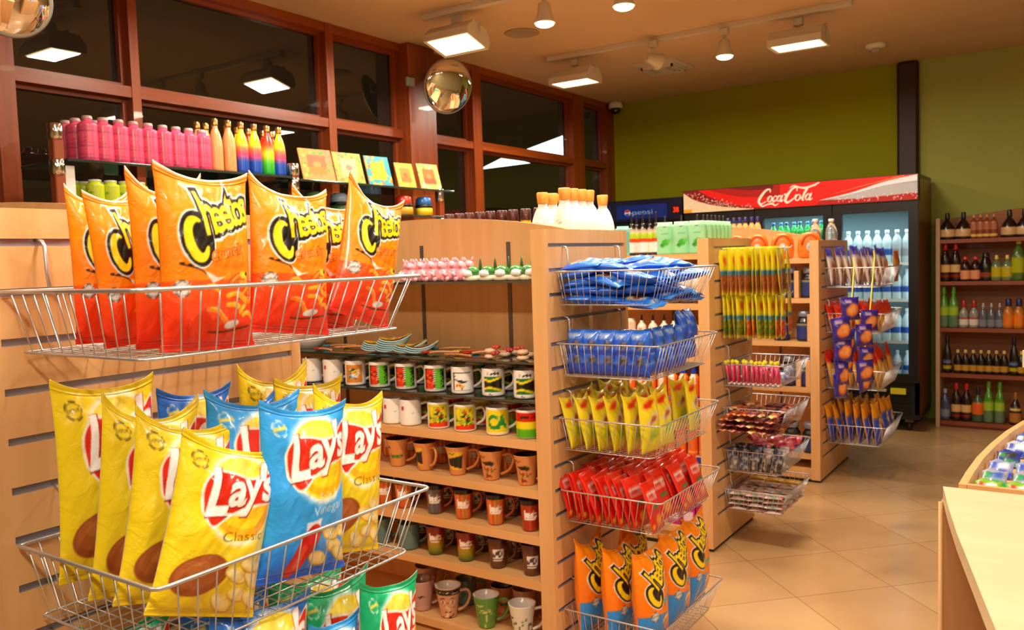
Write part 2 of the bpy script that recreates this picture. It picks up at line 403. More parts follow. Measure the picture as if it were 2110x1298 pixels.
# ================================================================ CEILING FITTINGS
WARM = (1., .87, .70)
LAMPON = mat('lamp_diffuser', 'ffe6a8', .4, emit=9, ecol='ffdc98')
BULBON = mat('lamp_face', 'fff0cc', .4, emit=14, ecol='ffe2ae')
TRACKM = mat('track_white', 'cfc8bd', .5)
def flood(x, y, tilt, power, label):
    y_ = y; r = empty('track_floodlight', (x, y, ZC-.035), label, 'lamp', 'box floodlights on the ceiling tracks')
    b = MB(); b.bbox((-.03, -.02, -.05), (.03, .02, 0), TRACKM, .004); b.tube([(0, 0, -.03), (0, 0, -.075)], .012, TRACKM, 8); b.build('stem', r)
    M = Matrix.Translation((0, 0, -.13)) @ Matrix.Rotation(tilt, 4, 'X')
    y = MB(); y.tube([(-.18, 0, -.13), (-.18, 0, -.07), (.18, 0, -.07), (.18, 0, -.13)], .006, TRACKM, 6); y.build('yoke', r)
    h = MB()
    prof = [(-.11, -.055), (.11, -.055), (.115, -.01), (.07, .05), (-.07, .05), (-.115, -.01)]
    vs = [(-.17, p, q) for p, q in prof]+[(.17, p, q) for p, q in prof]; n = 6
    h.add([M @ Vector(v) for v in vs], [tuple(range(n)), tuple(range(2*n-1, n-1, -1))]+[((i+1) % n, i, n+i, n+(i+1) % n) for i in range(1, n)], TRACKM)
    h.add([M @ Vector(v) for v in [(-.17, -.11, -.055), (.17, -.11, -.055), (.17, .11, -.055), (-.17, .11, -.055), (-.15, -.09, -.048), (.15, -.09, -.048), (.15, .09, -.048), (-.15, .09, -.048)]], [(0, 1, 5, 4), (1, 2, 6, 5), (2, 3, 7, 6), (3, 0, 4, 7)], TRACKM)
    h.build('housing', r)
    d = MB(); d.add([M @ Vector(v) for v in [(-.15, -.09, -.05), (.15, -.09, -.05), (.15, .09, -.05), (-.15, .09, -.05)]], [(3, 2, 1, 0)], LAMPON); d.build('diffuser', r)
    L = bpy.data.lights.new('flood', 'AREA'); L.shape = 'RECTANGLE'; L.size = .29; L.size_y = .17; L.energy = power*(.40 if y_ > 2 else .24); L.color = WARM
    lo = bpy.data.objects.new('floodlight_beam', L); col.objects.link(lo); lo.parent = r; lo.matrix_local = M @ Matrix.Translation((0, 0, -.056))
    return r
def spot(x, y, label, power=14, aim=(0, 0, -1), on=True):
    r = empty('track_spotlight', (x, y, ZC-.035), label, 'lamp', 'round spotlights on the ceiling tracks')
    b = MB(); b.bbox((-.03, -.018, -.045), (.03, .018, 0), TRACKM, .004); b.tube([(0, 0, -.03), (0, 0, -.11)], .011, TRACKM, 8); b.build('stem', r)
    q = Vector(aim).normalized().to_track_quat('-Z', 'Y').to_matrix().to_4x4(); M = Matrix.Translation((0, 0, -.13)) @ q
    h = MB(); h.lathe([(.02, .06), (.034, .05), (.04, 0), (.058, -.045), (.06, -.055)], TRACKM, 20); h.v = [tuple(M @ Vector(v)) for v in h.v]; h.build('lamp_housing', r)
    d = MB(); d.lathe([(.052, -.054), (.05, -.064), (.035, -.072), (.001, -.075)], BULBON if on else TRACKM, 20); d.v = [tuple(M @ Vector(v)) for v in d.v]; d.build('lamp_face', r)
    if on:
        L = bpy.data.lights.new('spot', 'SPOT'); L.energy = power*2.2; L.color = WARM; L.spot_size = 2.3; L.spot_blend = .8; L.shadow_soft_size = .05
        lo = bpy.data.objects.new('spotlight_beam', L); col.objects.link(lo); lo.parent = r; lo.matrix_local = M @ Matrix.Translation((0, 0, -.09))
    return r
for i, (yt, x0, x1) in enumerate([(5.62, -3.42, -1.21), (4.15, -3.42, -.6), (2.68, -3.42, -.2), (1.2, -3.42, .6), (-.5, -3.42, 1.5), (2.2, .4, 2.8)]):  # last three tracks are unseen, added to hold the extra lamps
    b = MB(); b.bbox((x0, yt-.02, ZC-.036), (x1, yt+.02, ZC), TRACKM, .003)
    tag(b.build('lighting_track'), ['white ceiling track beside the green wall, carrying two floodlights', 'white ceiling track above the mirror end of the mug shelving', 'white ceiling track over the aisle by the mug shelves', 'white ceiling track over the big crisp baskets', 'white ceiling track behind the viewpoint', 'short white ceiling track above the till counter'][i], 'light track')
flood(-3.22, 5.68, .0, 55, 'white box floodlight at the window end of the track beside the green wall')
flood(-1.555, 5.68, .0, 55, 'white box floodlight near the dark column, on the track beside the green wall')
flood(-3.2, 4.2, -.28, 60, 'white box floodlight tilted outward, above the round convex mirror')
spot(-2.52, 4.12, 'lit round spotlight beside the tilted box floodlight'); spot(-2.03, 4.12, 'lit round spotlight cut by the top edge of the photo')
spot(-2.02, 5.6, 'lit round spotlight in the middle of the track beside the green wall')
spot(-2.53, 5.58, 'unlit round spotlight turned towards the ceiling air vent', aim=(.5, .9, -.25), on=False)
for x, y, tl in ((-3.0, 2.75, .0), (-1.35, 4.2, 0), (-1.3, 2.75, 0)): flood(x, y, tl, 60, 'white box floodlight on a ceiling track above the aisle')
for x, y, tl in ((-2.1, 1.25, 0), (-.6, 1.2, -.45), (1.1, 2.22, 0), (2.1, 2.2, 0), (-1.6, -.45, 0), (-.2, -.45, .5), (.9, -.5, .3)): flood(x, y, tl, 60, 'white box floodlight on a ceiling track behind the viewpoint')  # extra lamps out of view, added to light the near part of the room
for x, y in ((-2.33, 2.72), (-1.7, 2.72)): spot(x, y, 'lit round spotlight on the track over the mug shelving')
for x, y, a in ((-.9, 2.72, (-.2, -.5, -1)), (-.2, 1.2, (-1.2, -.3, -1)), (-1.0, 1.2, (-.5, -.2, -1)), (.1, -.5, (-.8, .8, -1))): spot(x, y, 'lit round spotlight on the track over the snack baskets', 18, a)  # more unseen spots, added for light on the near goods
b = MB(); x0, y0 = -2.86, 6.5
for s_, z in ((.19, 0), (.15, -.012)): b.box((x0-s_, y0-s_, ZC-.012+z), (x0+s_, y0+s_, ZC+z), TRACKM)
v = tag(b.build('ceiling_vent'), 'square white ceiling air vent with stepped louvres', 'air vent')
b = MB()
for k in range(4):
    s_ = .135-.03*k
    for sx, sy, ex, ey in ((-s_, -s_, s_, -s_+.014), (-s_, s_-.014, s_, s_), (-s_, -s_, -s_+.014, s_), (s_-.014, -s_, s_, s_)): b.box((x0+sx, y0+sy, ZC-.045+.004*k), (x0+ex, y0+ey, ZC-.024), TRACKM)
b.build('louvre', v)
b = MB(); b.lathe([(.07, 0), (.075, -.012), (.07, -.03), (.04, -.04)], WHITEP, 28); b.lathe([(.03, -.04), (.034, -.055), (.02, -.065), (.001, -.066)], mat('smoke_grey', 'b8b0a8', .5), 20)
tag(b.build('smoke_detector', None, (-1.33, 6.93, ZC)), 'round white smoke detector on the ceiling beside the dark column', 'smoke detector')
b = MB(); b.lathe([(.115, 0), (.118, -.006), (.108, -.01), (.1, -.006), (.001, -.006)], mat('speaker_grille', 'a8957c', .8), 40)
tag(b.build('ceiling_speaker', None, (-3.18, 4.9, ZC)), 'flush round ceiling speaker with beige grille', 'speaker')
r = empty('dome_camera', (-3.9, 7.68, ZC-.002), 'white and black security dome camera in the corner over the green wall', 'security camera')
b = MB(); b.lathe([(.06, 0), (.07, -.03), (.07, -.06), (.05, -.062)], WHITEP, 24); b.build('housing', r)
b = MB(); b.lathe([(.052, -.06), (.05, -.09), (.035, -.115), (.001, -.125)], mat('dome_black', '080808', .08, coat=1), 24); b.build('dome', r)
# convex mirrors
MIRR = mat('mirror_skin', 'f4f4f4', .02, 1.)
def convex(c, rad, look, label, pole_to):
    q = (Vector(look)-Vector(c)).normalized().to_track_quat('Z', 'Y').to_matrix().to_4x4()
    r = empty('convex_mirror', c, label, 'mirror'); n = 14
    b = MB(); b.lathe([(rad*math.sin(.5*PI*(1-k/n)*.999+.0015)/1, .28*rad*math.sin(PI/2*k/n)) for k in range(n+1)], MIRR, 64); b.v = [tuple(q @ Vector(v)) for v in b.v]; b.build('mirror_face', r)
    b = MB(); b.tube([q @ Vector((rad*math.cos(a*PI/24), rad*math.sin(a*PI/24), 0)) for a in range(48)], .008, mat('mirror_rim', '8a8478', .4), 8, closed=True); b.build('rim', r)
    b = MB(); b.lathe([(rad*.99, -.002), (rad*.7, -.03), (rad*.3, -.04)], mat('mirror_back', '3a2a20', .6), 40); b.v = [tuple(q @ Vector(v)) for v in b.v]; b.build('backing', r)
    b = MB(); b.tube([q @ Vector((0, 0, -.04)), q @ Vector((0, 0, -.09)), Vector(pole_to)-Vector(c)], .01, STEEL, 8); b.build('bracket', r)
cm = P(923, 178, 'x', -3.72)
convex(cm, .185, tuple(cm+Vector((1.1, -.43, -.36))), 'round convex security mirror on a bracket, hanging beside the wooden post', (XW+.12, 4.75, cm.z+.12))
cm = P(28, 3, 'x', -2.6)
convex(cm, .098, (.4, .6, .8), 'round convex mirror cut by the upper corner of the photo, over the crisp gondola', (cm.x-.1, cm.y+.1, ZC-.01))
b = MB(); p = P(848, 170, 'x', XW+.125); b.bbox((XW+.12, p.y-.06, p.z-.03), (XW+.14, p.y+.02, p.z+.03), mat('sign_plate', '9aa4a0', .5), .003)
tag(b.build('notice_plate'), 'small pale notice plate screwed to the wooden post', 'sign')
# ================================================================ CAMERA / WORLD
cd = bpy.data.cameras.new('camera'); cam = bpy.data.objects.new('camera', cd); col.objects.link(cam)
cam.matrix_world = Matrix(((_R.x, -_D.x, -_fwd.x, 0), (_R.y, -_D.y, -_fwd.y, 0), (_R.z, -_D.z, -_fwd.z, CAMH), (0, 0, 0, 1)))
cd.sensor_fit = 'HORIZONTAL'; cd.sensor_width = 36; cd.lens = F/2110*36; cd.clip_start = .05
cd.dof.use_dof = True; cd.dof.focus_distance = 1.62; cd.dof.aperture_fstop = 11
bpy.context.scene.camera = cam
w = bpy.data.worlds.new('night'); bpy.context.scene.world = w; w.use_nodes = True
w.node_tree.nodes['Background'].inputs[0].default_value = (.03, .018, .008, 1); w.node_tree.nodes['Background'].inputs[1].default_value = .5
vs_ = bpy.context.scene.view_settings; vs_.view_transform = 'Standard'; vs_.look = 'None'; vs_.gamma = 1; vs_.exposure = 0.; vs_.use_curve_mapping = False
# ================================================================ GONDOLAS
PITCH = .0816
def slatwall(parent, x, y0, y1, z0, z1, first, stile=.022, plain_top=None):
    """end board facing +x: boards between metal lined grooves, inside plain stiles"""
    b = MB(); n = int((first-z0)/PITCH)
    g = .0125
    b.box((x-.055, y0, z0), (x-.012, y1, z1), MAPLE)
    b.box((x-.012, y0, z0), (x, y0+stile, z1), MAPLE); b.box((x-.012, y1-stile, z0), (x, y1, z1), MAPLE)
    top = z1; ya, yb = y0+stile, y1-stile; s = MB()
    for k in range(n):
        zc = first-k*PITCH
        if zc < z0+.06: break
        b.box((x-.012, ya, zc+g/2), (x-.0006, yb, top), MAPLE); top = zc-g/2
        s.box((x-.0119, ya, zc-g/2), (x-.0085, yb, zc+g/2), STEEL)
        s.box((x-.0085, ya, zc-g/2), (x-.001, yb, zc-g/2+.0016), STEEL)
    b.box((x-.012, ya, z0), (x-.0006, yb, top), MAPLE)
    b.build('end_panel', parent); s.build('slat_inserts', parent)
def gondola(label, x, xf, y0, y1, z1, first, shelves, crown, stile=.022, yc=None, far_shelves=()):
    r = empty('gondola_shelving', ((x+xf)/2, (y0+y1)/2, 0), label, 'shelving'); L = r.location.copy()
    def part(name, b): b.v = [tuple(Vector(v)-L) for v in b.v]; return b.build(name, r)
    class PB:                                   # lets slatwall build under this root
        pass
    b = MB(); yc = yc or (y0+y1)/2
    e0 = len(r.children)
    slatwall(r, x, y0, y1, .015, z1, first, stile)
    for c in r.children:
        for v in c.data.vertices: v.co -= L
    b.box((xf-.055, y0, .015), (xf, y1, z1), MAPLE); part('end_panel', b)
    b = MB()
    if crown:
        n = 24; pts = []
        for k in range(n+1):
            t = k/n; xx = xf+(x-.055-xf)*t; pts.append((xx, z1+crown*math.sin(PI*t)**.8))
        poly = [(xf, .1)]+pts+[(x-.055, .1)]
        b.prism([(p[0], p[1]) for p in poly][::-1], .03, MAPLE, Matrix.Translation((0, yc-.015, 0)))
    else: b.box((xf, yc-.015, .1), (x-.055, yc+.015, shelves[0][0]-.03), MAPLE)
    part('back_panel', b)
    b = MB(); b.box((xf, y0+.02, .0), (x-.055, y1-.02, .08), MAPLE); b.box((xf-.05, y0+.01, 0), (x-.005, y1-.01, .015), BLACK); part('plinth', b)
    for z, gl, ya in shelves:
        b = MB(); t = .008 if gl else .03
        b.box((xf+.002, ya, z-t), (x-.057, yc-.015 if not (gl == 2) else y1-.01, z), GLASSEDGE if gl == 1 else MAPLEX); part('shelf', b)
    for z in far_shelves:
        b = MB(); b.box((xf+.002, yc+.015, z-.03), (x-.057, y1-.01, z), MAPLEX); part('shelf', b)
    for xs in (x-.33, (x+xf)/2, xf+.3):
        b = MB(); b.box((xs-.008, yc-.019, .3), (xs+.008, yc-.0145, z1-.03 if crown else shelves[0][0]-.05), DSTEEL); part('shelf_standard', b)
    return r
X0 = -1.45
gondola('tall maple gondola whose slatted end carries the big crisp baskets', X0, -2.95, .635, 1.285, 1.56, 1.504, [(1.3, 0, .66), (.9, 0, .66), (.5, 0, .66), (.12, 0, .66)], .06, .025)
G1S = [(1.378, 1, 2.36), (1.106, 1, 2.335), (.976, 1, 2.335), (.84, 0, 2.335), (.675, 0, 2.335), (.516, 0, 2.335), (.36, 0, 2.335), (.13, 0, 2.335)]
gondola('middle maple gondola with an arched back board and rows of souvenir mugs', X0, -2.95, 2.33, 2.92, 1.545, 1.492, G1S, .075, .02, yc=2.62, far_shelves=(1.46,))
X2 = -1.48
G2S = [(1.448, 2, 3.85), (1.207, 0, 3.85), (.955, 0, 3.85), (.70, 0, 3.85), (.46, 0, 3.85), (.1, 0, 3.85)]
gondola('third maple gondola with toiletries and hanging yellow candy packs', X2, -2.98, 3.84, 4.455, 1.52, 1.475, G2S, 0, .07, yc=4.2)
X3 = -1.35
G3S = [(1.396, 0, 5.34), (1.149, 0, 5.34), (.877, 0, 5.34), (.589, 0, 5.34), (.169, 0, 5.34)]
gondola('last maple gondola with an arched back board, before the red cooler', X3, -2.95, 5.32, 6.08, 1.505, 1.46, G3S, .12, .06, yc=5.65)
# ================================================================ WIRE BASKETS
def basket(x, y0, y1, zr, d, h, label, hook=.079, wr=.0014, step=.033, rr=.0034, flare=.04):
    yc = (y0+y1)/2; w = (y1-y0)/2; wb = w-.028
    r = empty('wire_basket', (x, yc, zr-h), label, 'basket', 'wire baskets on the gondola ends')
    def cr(ax, ay, z, c=.018): # rounded rectangle path
        pts = []
        for sx, sy, q in ((ax[1], ay, 0), (ax[0], ay, 1), (ax[0], -ay, 2), (ax[1], -ay, 3)):
            ox = sx-c if q in (0, 3) else sx+c*.3; oy = sy-c if sy > 0 else sy+c
            cc = c if q in (0, 3) else c*.3
            for k in range(5):
                a = (q+k/4)*PI/2; pts.append((ox+cc*math.cos(a), oy+c*math.sin(a), z))
        return pts
    b = MB(); b.tube(cr((.006, d), w, h), rr, WIRE, 8, closed=True); b.build('rim', r)
    b = MB(); xb = d-flare
    b.tube(cr((.012, xb), wb, 0), rr*.7, WIRE, 6, closed=True)
    n = max(4, int(d/step)); m = max(6, int(2*w/step))
    for k in range(1, n):
        t = k/n; xt = .006+(d-.006)*t; xo = .012+(xb-.012)*t
        b.tube([(xt, w, h), (xo, wb, 0), (xo, -wb, 0), (xt, -w, h)], wr, WIRE, 5)
    for k in range(1, m):
        t = -1+2*k/m
        b.tube([(.006, w*t, h), (.012, wb*t, 0), (xb, wb*t, 0), (d, w*t, h)], wr, WIRE, 5)
    b.build('wire_cage', r)
    for s in (-1, 1):
        b = MB(); yy = s*(w-.07)
        b.tube([(-.006, yy, h+hook+.004), (.012, yy, h+hook+.002), (.018, yy, h+hook-.006), (.02, yy, h+.03), (.026, yy, h+.004)], .0032, WIRE, 6); b.build('hook', r)
    return r
BY = (.66, 1.255)
B01 = basket(X0, *BY, 1.424, .39, .1, 'upper large basket of the near gondola, full of cheese snack bags')
B02 = basket(X0, *BY, 1.008, .39, .125, 'middle large basket of the near gondola, full of yellow and blue crisp bags')
B03 = basket(X0, *BY, .60, .39, .125, 'lowest large basket of the near gondola, holding green crisp bags')
GY = (2.372, 2.892)
g1b = [(1.404, 'top basket of the middle gondola end, heaped with flat blue packets'), (1.168, 'second basket of the middle gondola end, half filled with blue biscuit packets'), (.92, 'third basket of the middle gondola end, filled with yellow snack bags'),
       (.677, 'fourth basket of the middle gondola end, filled with red cracker bags'), (.27, 'lowest basket of the middle gondola end, holding tall orange and blue bags')]
for z, l in g1b: basket(X0, GY[0], GY[1], z, .37, .11, l, step=.026, wr=.0012, rr=.0026)
HY = (3.97, 4.43)
for z, l in [(.905, 'highest basket of the third gondola, with pink candy sticks'), (.69, 'second basket of the third gondola, packed with chocolate bars'), (.48, 'third basket of the third gondola, with silver and pink packs'), (.285, 'lowest basket of the third gondola, with clear flat packs')]:
    basket(X2, HY[0], HY[1], z, .31, .11, l, step=.024, wr=.0012, rr=.0026)
KY = (5.42, 6.0)
for z, l in [(1.33, 'top basket of the last gondola, with purple topped bags'), (1.05, 'second basket of the last gondola, with red bags'), (.7, 'third basket of the last gondola, with red topped snack bags'), (.355, 'lowest basket of the last gondola, with orange and blue bags')]:
    basket(X3, KY[0], KY[1], z, .36, .12, l, step=.024, wr=.0012, rr=.0026)
# ================================================================ BIG BAGS
def seal(c, x, y, r, ink, bg=None):
    if bg: c.ell(x, y, r, r, bg)
    c.ring(x, y, r, r*.13, ink, 5); c.ring(x, y, r*.8, r*.06, ink)
    c.poly([(x-r*.95, y-r*.45), (x+r*.8, y+.05*r), (x+r*.95, y+r*.5), (x-r*.8, y)], bg or 'e8d020')
    c.text('EXPUR', x, y-r*.15, r*.36, ink, r*1.5, rot=.25)
def cheetos_logo(c, x, y, W, rot=.2):
    """rising letters: big C, the rest smaller and bouncing"""
    letters = [('h', -.16, .0, .52, .18), ('e', -.02, .01, .44, .16), ('e', .115, .03, .42, .16), ('t', .225, .06, .48, .13), ('o', .335, .06, .40, .16), ('s', .455, .08, .40, .14)]
    ca, sa = math.cos(rot), math.sin(rot)
    ex, ey = x-.37*W*ca+.03*W*sa, y-.37*W*sa-.03*W*ca
    for bold, ink in ((.13, 'f4f4f6'), (.085, '15110e'), (.02, 'ffe21a')):
        if bold > .02: c.ell(ex, ey, W*(.165+bold*.5), W*(.27+bold*.5), ink, rot)
        else:
            arc = [(-.27+ .0, 0)]; arc = []
            for k in range(11):
                a = math.radians(62+k*26.5); ax, ay = .115*W*math.cos(a), .215*W*math.sin(a); arc.append((ex+ax*ca-ay*sa, ey+ax*sa+ay*ca))
            c.stroke(arc, [W*.035, W*.10, W*.10, W*.115, W*.12, W*.09, W*.04], ink)
        for ch, lx, ly, h, w in letters:
            px, py = lx*W, ly*W
            k = bold
            c.text(ch, x+px*ca-py*sa, y+px*sa+py*ca, h*W, ink, w*W, rot=rot, bold=k)

def cheetos(w, h):
    c = Canvas(w, h, 1500); c.vgrad([(0, 'e8260a'), (.2, 'f23c0c'), (.38, 'fb5a0a'), (.5, 'ff8408'), (.75, 'ff9a06'), (1, 'ff9008')])
    c.poly([(w*.12, h*.50), (w*.35, h*.47), (w*.7, h*.45), (w, h*.5), (w, h*.40), (0, h*.38), (0, h*.47)], 'ff8a0a')
    r = random.Random(3)
    c.stroke([(w*.13, h*.47), (w*.2, h*.46), (w*.3, h*.44), (w*.4, h*.405)], w*.012, '241208'); c.ell(w*.13, h*.475, w*.022, h*.008, '241208'); c.ell(w*.2, h*.468, w*.03, h*.006, '241208')
    # loose cheese curls over a swoosh of cream
    c.poly([(w*.33, h*.44), (w*.5, h*.40), (w*.6, h*.41), (w*.44, h*.37)], 'f4ece6')
    for i in range(11):
        a = r.uniform(-.7, .7); px, py = w*r.uniform(.42, .95), h*r.uniform(.12, .40); L = w*r.uniform(.07, .13)
        q = [(px-L*math.cos(a), py-L*math.sin(a)), (px, py+L*.35), (px+L*math.cos(a), py+L*math.sin(a))]
        c.stroke(q, w*.055, 'b83808'); c.stroke(q, w*.042, r.choice(['ff9010', 'ff7a0c', 'ffa41c'])); c.stroke([(a_+.004, b_+.003) for a_, b_ in q], w*.012, 'ffc850')
    c.ell(w*.66, h*.14, w*.09, h*.022, 'e4e6f0', .2); c.stroke([(w*.42, h*.10), (w*.6, h*.10), (w*.9, h*.13)], w*.014, '3a1a10')
    c.ell(w*.8, h*.42, w*.05, h*.02, 'ffe42a', -.3); c.ell(w*.84, h*.425, w*.02, h*.012, '20242c')
    cheetos_logo(c, w*.57, h*.66, w*.78, .16)
    c.text('Crunchy', w*.63, h*.52, h*.06, 'a83208', w*.44, .15, .24, .06); c.text('Crunchy', w*.63, h*.52, h*.06, 'ffc040', w*.44, .15, .24, .0)
    seal(c, w*.13, h*.34, w*.075, '3a3a3c', 'd8d4d0')
    c.rect(0, h*.985, w, h, 'f8e8d8'); c.blur(3); return c
def puffs(w, h):
    c = Canvas(w, h, 1100, 'fa8708'); c.vgrad([(0, '1e86e8'), (.37, '2a92ee'), (.38, 'f87a06'), (.6, 'fb8a08'), (1, 'fc9410')])
    c.poly([(0, h*.40), (w*.5, h*.36), (w, h*.30), (w, h*.40), (w*.5, h*.42)], 'fb8408')
    c.poly([(w*.7, h*.25), (w, h*.33), (w, h*.1), (w*.8, h*.06)], '2a92ee')
    r = random.Random(5)
    for i in range(9):
        px, py = w*r.uniform(.4, .98), h*r.uniform(.06, .30); c.stroke([(px-.012, py), (px, py+.009), (px+.012, py+.012)], .015, r.choice(['f6921e', 'e8741a', 'dfe6f2', 'ffc060']))
    cheetos_logo(c, w*.55, h*.68, w*.86, .62)
    c.text('Puffs', w*.74, h*.48, h*.07, '0f8a8c', w*.36, .1, .5, .06); c.text('Puffs', w*.74, h*.48, h*.07, '58d8c4', w*.36, .1, .5, 0)
    seal(c, w*.25, h*.36, w*.09, '44484c', 'd2d4d8'); c.blur(2); return c
def lays(w, h, base, base2, ink, name, kind):
    c = Canvas(w, h, 1500, base); c.vgrad([(0, base2), (.25, base), (.8, base), (1, base)])
    cx, cy, R = w*.585, h*.69, w*.35
    for k, q in ((1.16, .25), (1.11, .5), (1.07, .8)):
        cc = c.c(base)*(1-q)+q; c.ell(cx, cy, R*k, R*k*1.02, cc)
    c.ell(cx, cy, R, R*1.02, 'fff7a0'); c.ell(cx, cy, R*.985, R, 'f8e13a')
    c.ell(cx+R*.1, cy-R*.35, R*.86, R*.60, 'ffb40e'); c.ell(cx+R*.06, cy-R*.30, R*.7, R*.42, 'ffd21a')
    c.ell(cx-R*.2, cy+R*.45, R*.6, R*.42, 'fbe95c')
    # red banner with a waving lower edge
    def band(g): return [(cx-R*(1.06+g), cy-R*(.42+g*.4)), (cx-R*(1.1+g), cy+R*.15), (cx-R*.85, cy+R*(.48+g)), (cx-R*.4, cy+R*(.52+g)), (cx+R*.2, cy+R*(.44+g)), (cx+R*.75, cy+R*(.62+g)), (cx+R*(1.08+g), cy+R*(.78+g)), (cx+R*(1.06+g), cy+R*.2), (cx+R*(.98+g), cy-R*.02), (cx+R*.5, cy-R*(.10+g)), (cx, cy-R*(.26+g)), (cx-R*.45, cy-R*(.52+g)), (cx-R*.8, cy-R*(.72+g))]
    c.poly(spline(band(.07)+[band(.07)[0]]), 'fdf6ea'); c.poly(spline(band(0)+[band(0)[0]]), 'e2230f')
    for bold, k, dx in ((.05, '9c1408', .012), (.035, 'ffffff', 0)):
        c.text('L', cx-R*.73+dx*R, cy-R*.46-dx*R, R*1.08, k, R*.52, .26, .14, bold); c.text('a', cx-R*.20+dx*R, cy-R*.20-dx*R, R*.82, k, R*.44, .22, .14, bold)
        c.text('y', cx+R*.27+dx*R, cy-R*.10-dx*R, R*.84, k, R*.50, .22, .14, bold); c.text("'", cx+R*.60, cy-R*.06-dx*R, R*.90, k, R*.10, .2, .14, bold+.02); c.text('s', cx+R*.82+dx*R, cy+R*.03-dx*R, R*.78, k, R*.36, .2, .14, bold)
    c.stroke([(cx-R*.62, cy-R*.46), (cx-R*.1, cy-R*.40), (cx+R*.15, cy-R*.24)], R*.07, 'ffffff')
    if name: 
        for i, t in enumerate(name): c.text(t, w*.66, h*(.44-.07*i), h*.056, ink, w*(.46 if len(name) == 1 else (.26 if i == 0 else .42)), .12, .12, -.006)
    r = random.Random(4)
    if kind == 'potato':
        c.ell(w*.32, h*.23, w*.25, h*.115, '9c4c1c', .25); c.ell(w*.31, h*.245, w*.21, h*.09, 'ac5c26', .25); c.ell(w*.28, h*.265, w*.10, h*.04, 'bc7034', .3)
        chips = [(.66, .24), (.86, .22), (.74, .13), (.92, .10), (.6, .08), (.8, .30), (.95, .32)]
    elif kind == 'vinegar':
        c.poly([(w*.40, h*.32), (w*.58, h*.34), (w*.55, h*.24), (w*.42, h*.2)], 'e8ecfa'); c.stroke([(w*.5, h*.25), (w*.4, h*.15), (w*.33, h*.07)], w*.17, 'd8201a'); c.stroke([(w*.42, h*.17), (w*.36, h*.08)], w*.06, 'f24a30')
        chips = [(.6, .1), (.8, .16), (.92, .24), (.72, .24), (.9, .1)]
    else: chips = [(.3, .15), (.55, .1), (.75, .18), (.9, .1)]
    for x, y in chips:
        a = r.uniform(-.6, .6); c.ell(w*x, h*y, w*.125, h*.042, 'c89030', a); c.ell(w*x, h*y+.0012, w*.118, h*.038, 'f6d978', a); c.ell(w*x-.003, h*y+.002, w*.08, h*.022, 'fbe9a4', a)
    seal(c, w*.15, h*.87, w*.075, ink if kind != 'potato' else '4a3c08', None)
    c.blur(3); return c
_bags = {}
def bag_proto(kind, k):
    if (kind, k) in _bags: return _bags[kind, k]
    rr = {'cheetos': (.185, .285, .07), 'yellow': (.20, .275, .07), 'blue': (.19, .275, .075), 'green': (.19, .275, .075), 'navy': (.2, .26, .07), 'puffs': (.175, .31, .115)}[kind]
    w, h, t = rr
    if kind not in _canv:
        _canv[kind] = {'cheetos': lambda: cheetos(w, h), 'yellow': lambda: lays(w, h, 'f0d61a', 'e6c410', '6e5a10', ['Classic'], 'potato'), 'puffs': lambda: puffs(w, h),
            'blue': lambda: lays(w, h, '30a8ff', '1464f4', 'eef6ff', ['Salt &', 'Vinegar'], 'vinegar'), 'green': lambda: lays(w, h, '08b478', '08a068', 'eef6ee', [], 'x'), 'navy': lambda: lays(w, h, '2478e8', '1458d8', 'eef6ff', [], 'x')}[kind]()
    m = pillow(kind+'_bag', w, h, t, _canv[kind], back={'cheetos': 'e86410', 'puffs': 'f08008'}.get(kind, 'c9c6bc'), nx=112, nz=150, seal=.05, seed=k*7+len(kind), dip=.010+.006*(k % 3), wr=.0052, pinch=.09, ears=.01+.004*k, m=SHINY)
    n = 113; co = np.empty(len(m.vertices)*3, np.float32); m.vertices.foreach_get('co', co); co = co.reshape(2, 151, n, 3).astype(float)
    cc = np.empty(len(m.vertices)*4, np.float32); m.color_attributes['Col'].data.foreach_get('color', cc); cc = cc.reshape(2, 151, n, 4)
    for nm, a, e in (('t', 144, 151), ('b', 0, 7)):
        f, g = co[0, a:e].copy(), co[1, a:e].copy(); q = .0005*(1+np.sin(np.arange(e-a)*2.1))[:, None]
        f[..., 1] -= .0007+q; g[..., 1] += .0007+q; vs = np.concatenate([f.reshape(-1, 3), g.reshape(-1, 3)]); N = n*(e-a); fs = []
        for j in range(e-a-1):
            for i in range(n-1): p = j*n+i; fs.append((p, p+1, p+n+1, p+n)); fs.append((N+p, N+p+n, N+p+n+1, N+p+1))
            fs.append((j*n, j*n+n, N+j*n+n, N+j*n)); p = j*n+n-1; fs.append((p, N+p, N+p+n, p+n))
        for i in range(n-1): fs.append((i, N+i, N+i+1, i+1)); p = (e-a-1)*n+i; fs.append((p, p+1, N+p+1, N+p))
        sm = bpy.data.meshes.new('seal'); sm.from_pydata(vs.tolist(), [], fs); sm.materials.append(SHINY); sm.polygons.foreach_set('use_smooth', [True]*len(fs))
        set_col(sm, np.concatenate([cc[0, a:e].reshape(-1, 4), cc[1, a:e].reshape(-1, 4)])); sm.update(); _seal[kind, k, nm] = sm
    _bags[kind, k] = (m, w, h); return _bags[kind, k]
_seal = {}
def seals(o, kind, k):
    for nm in 'tb': obj('crimped_seal', _seal[kind, k, nm], o)
_canv = {}
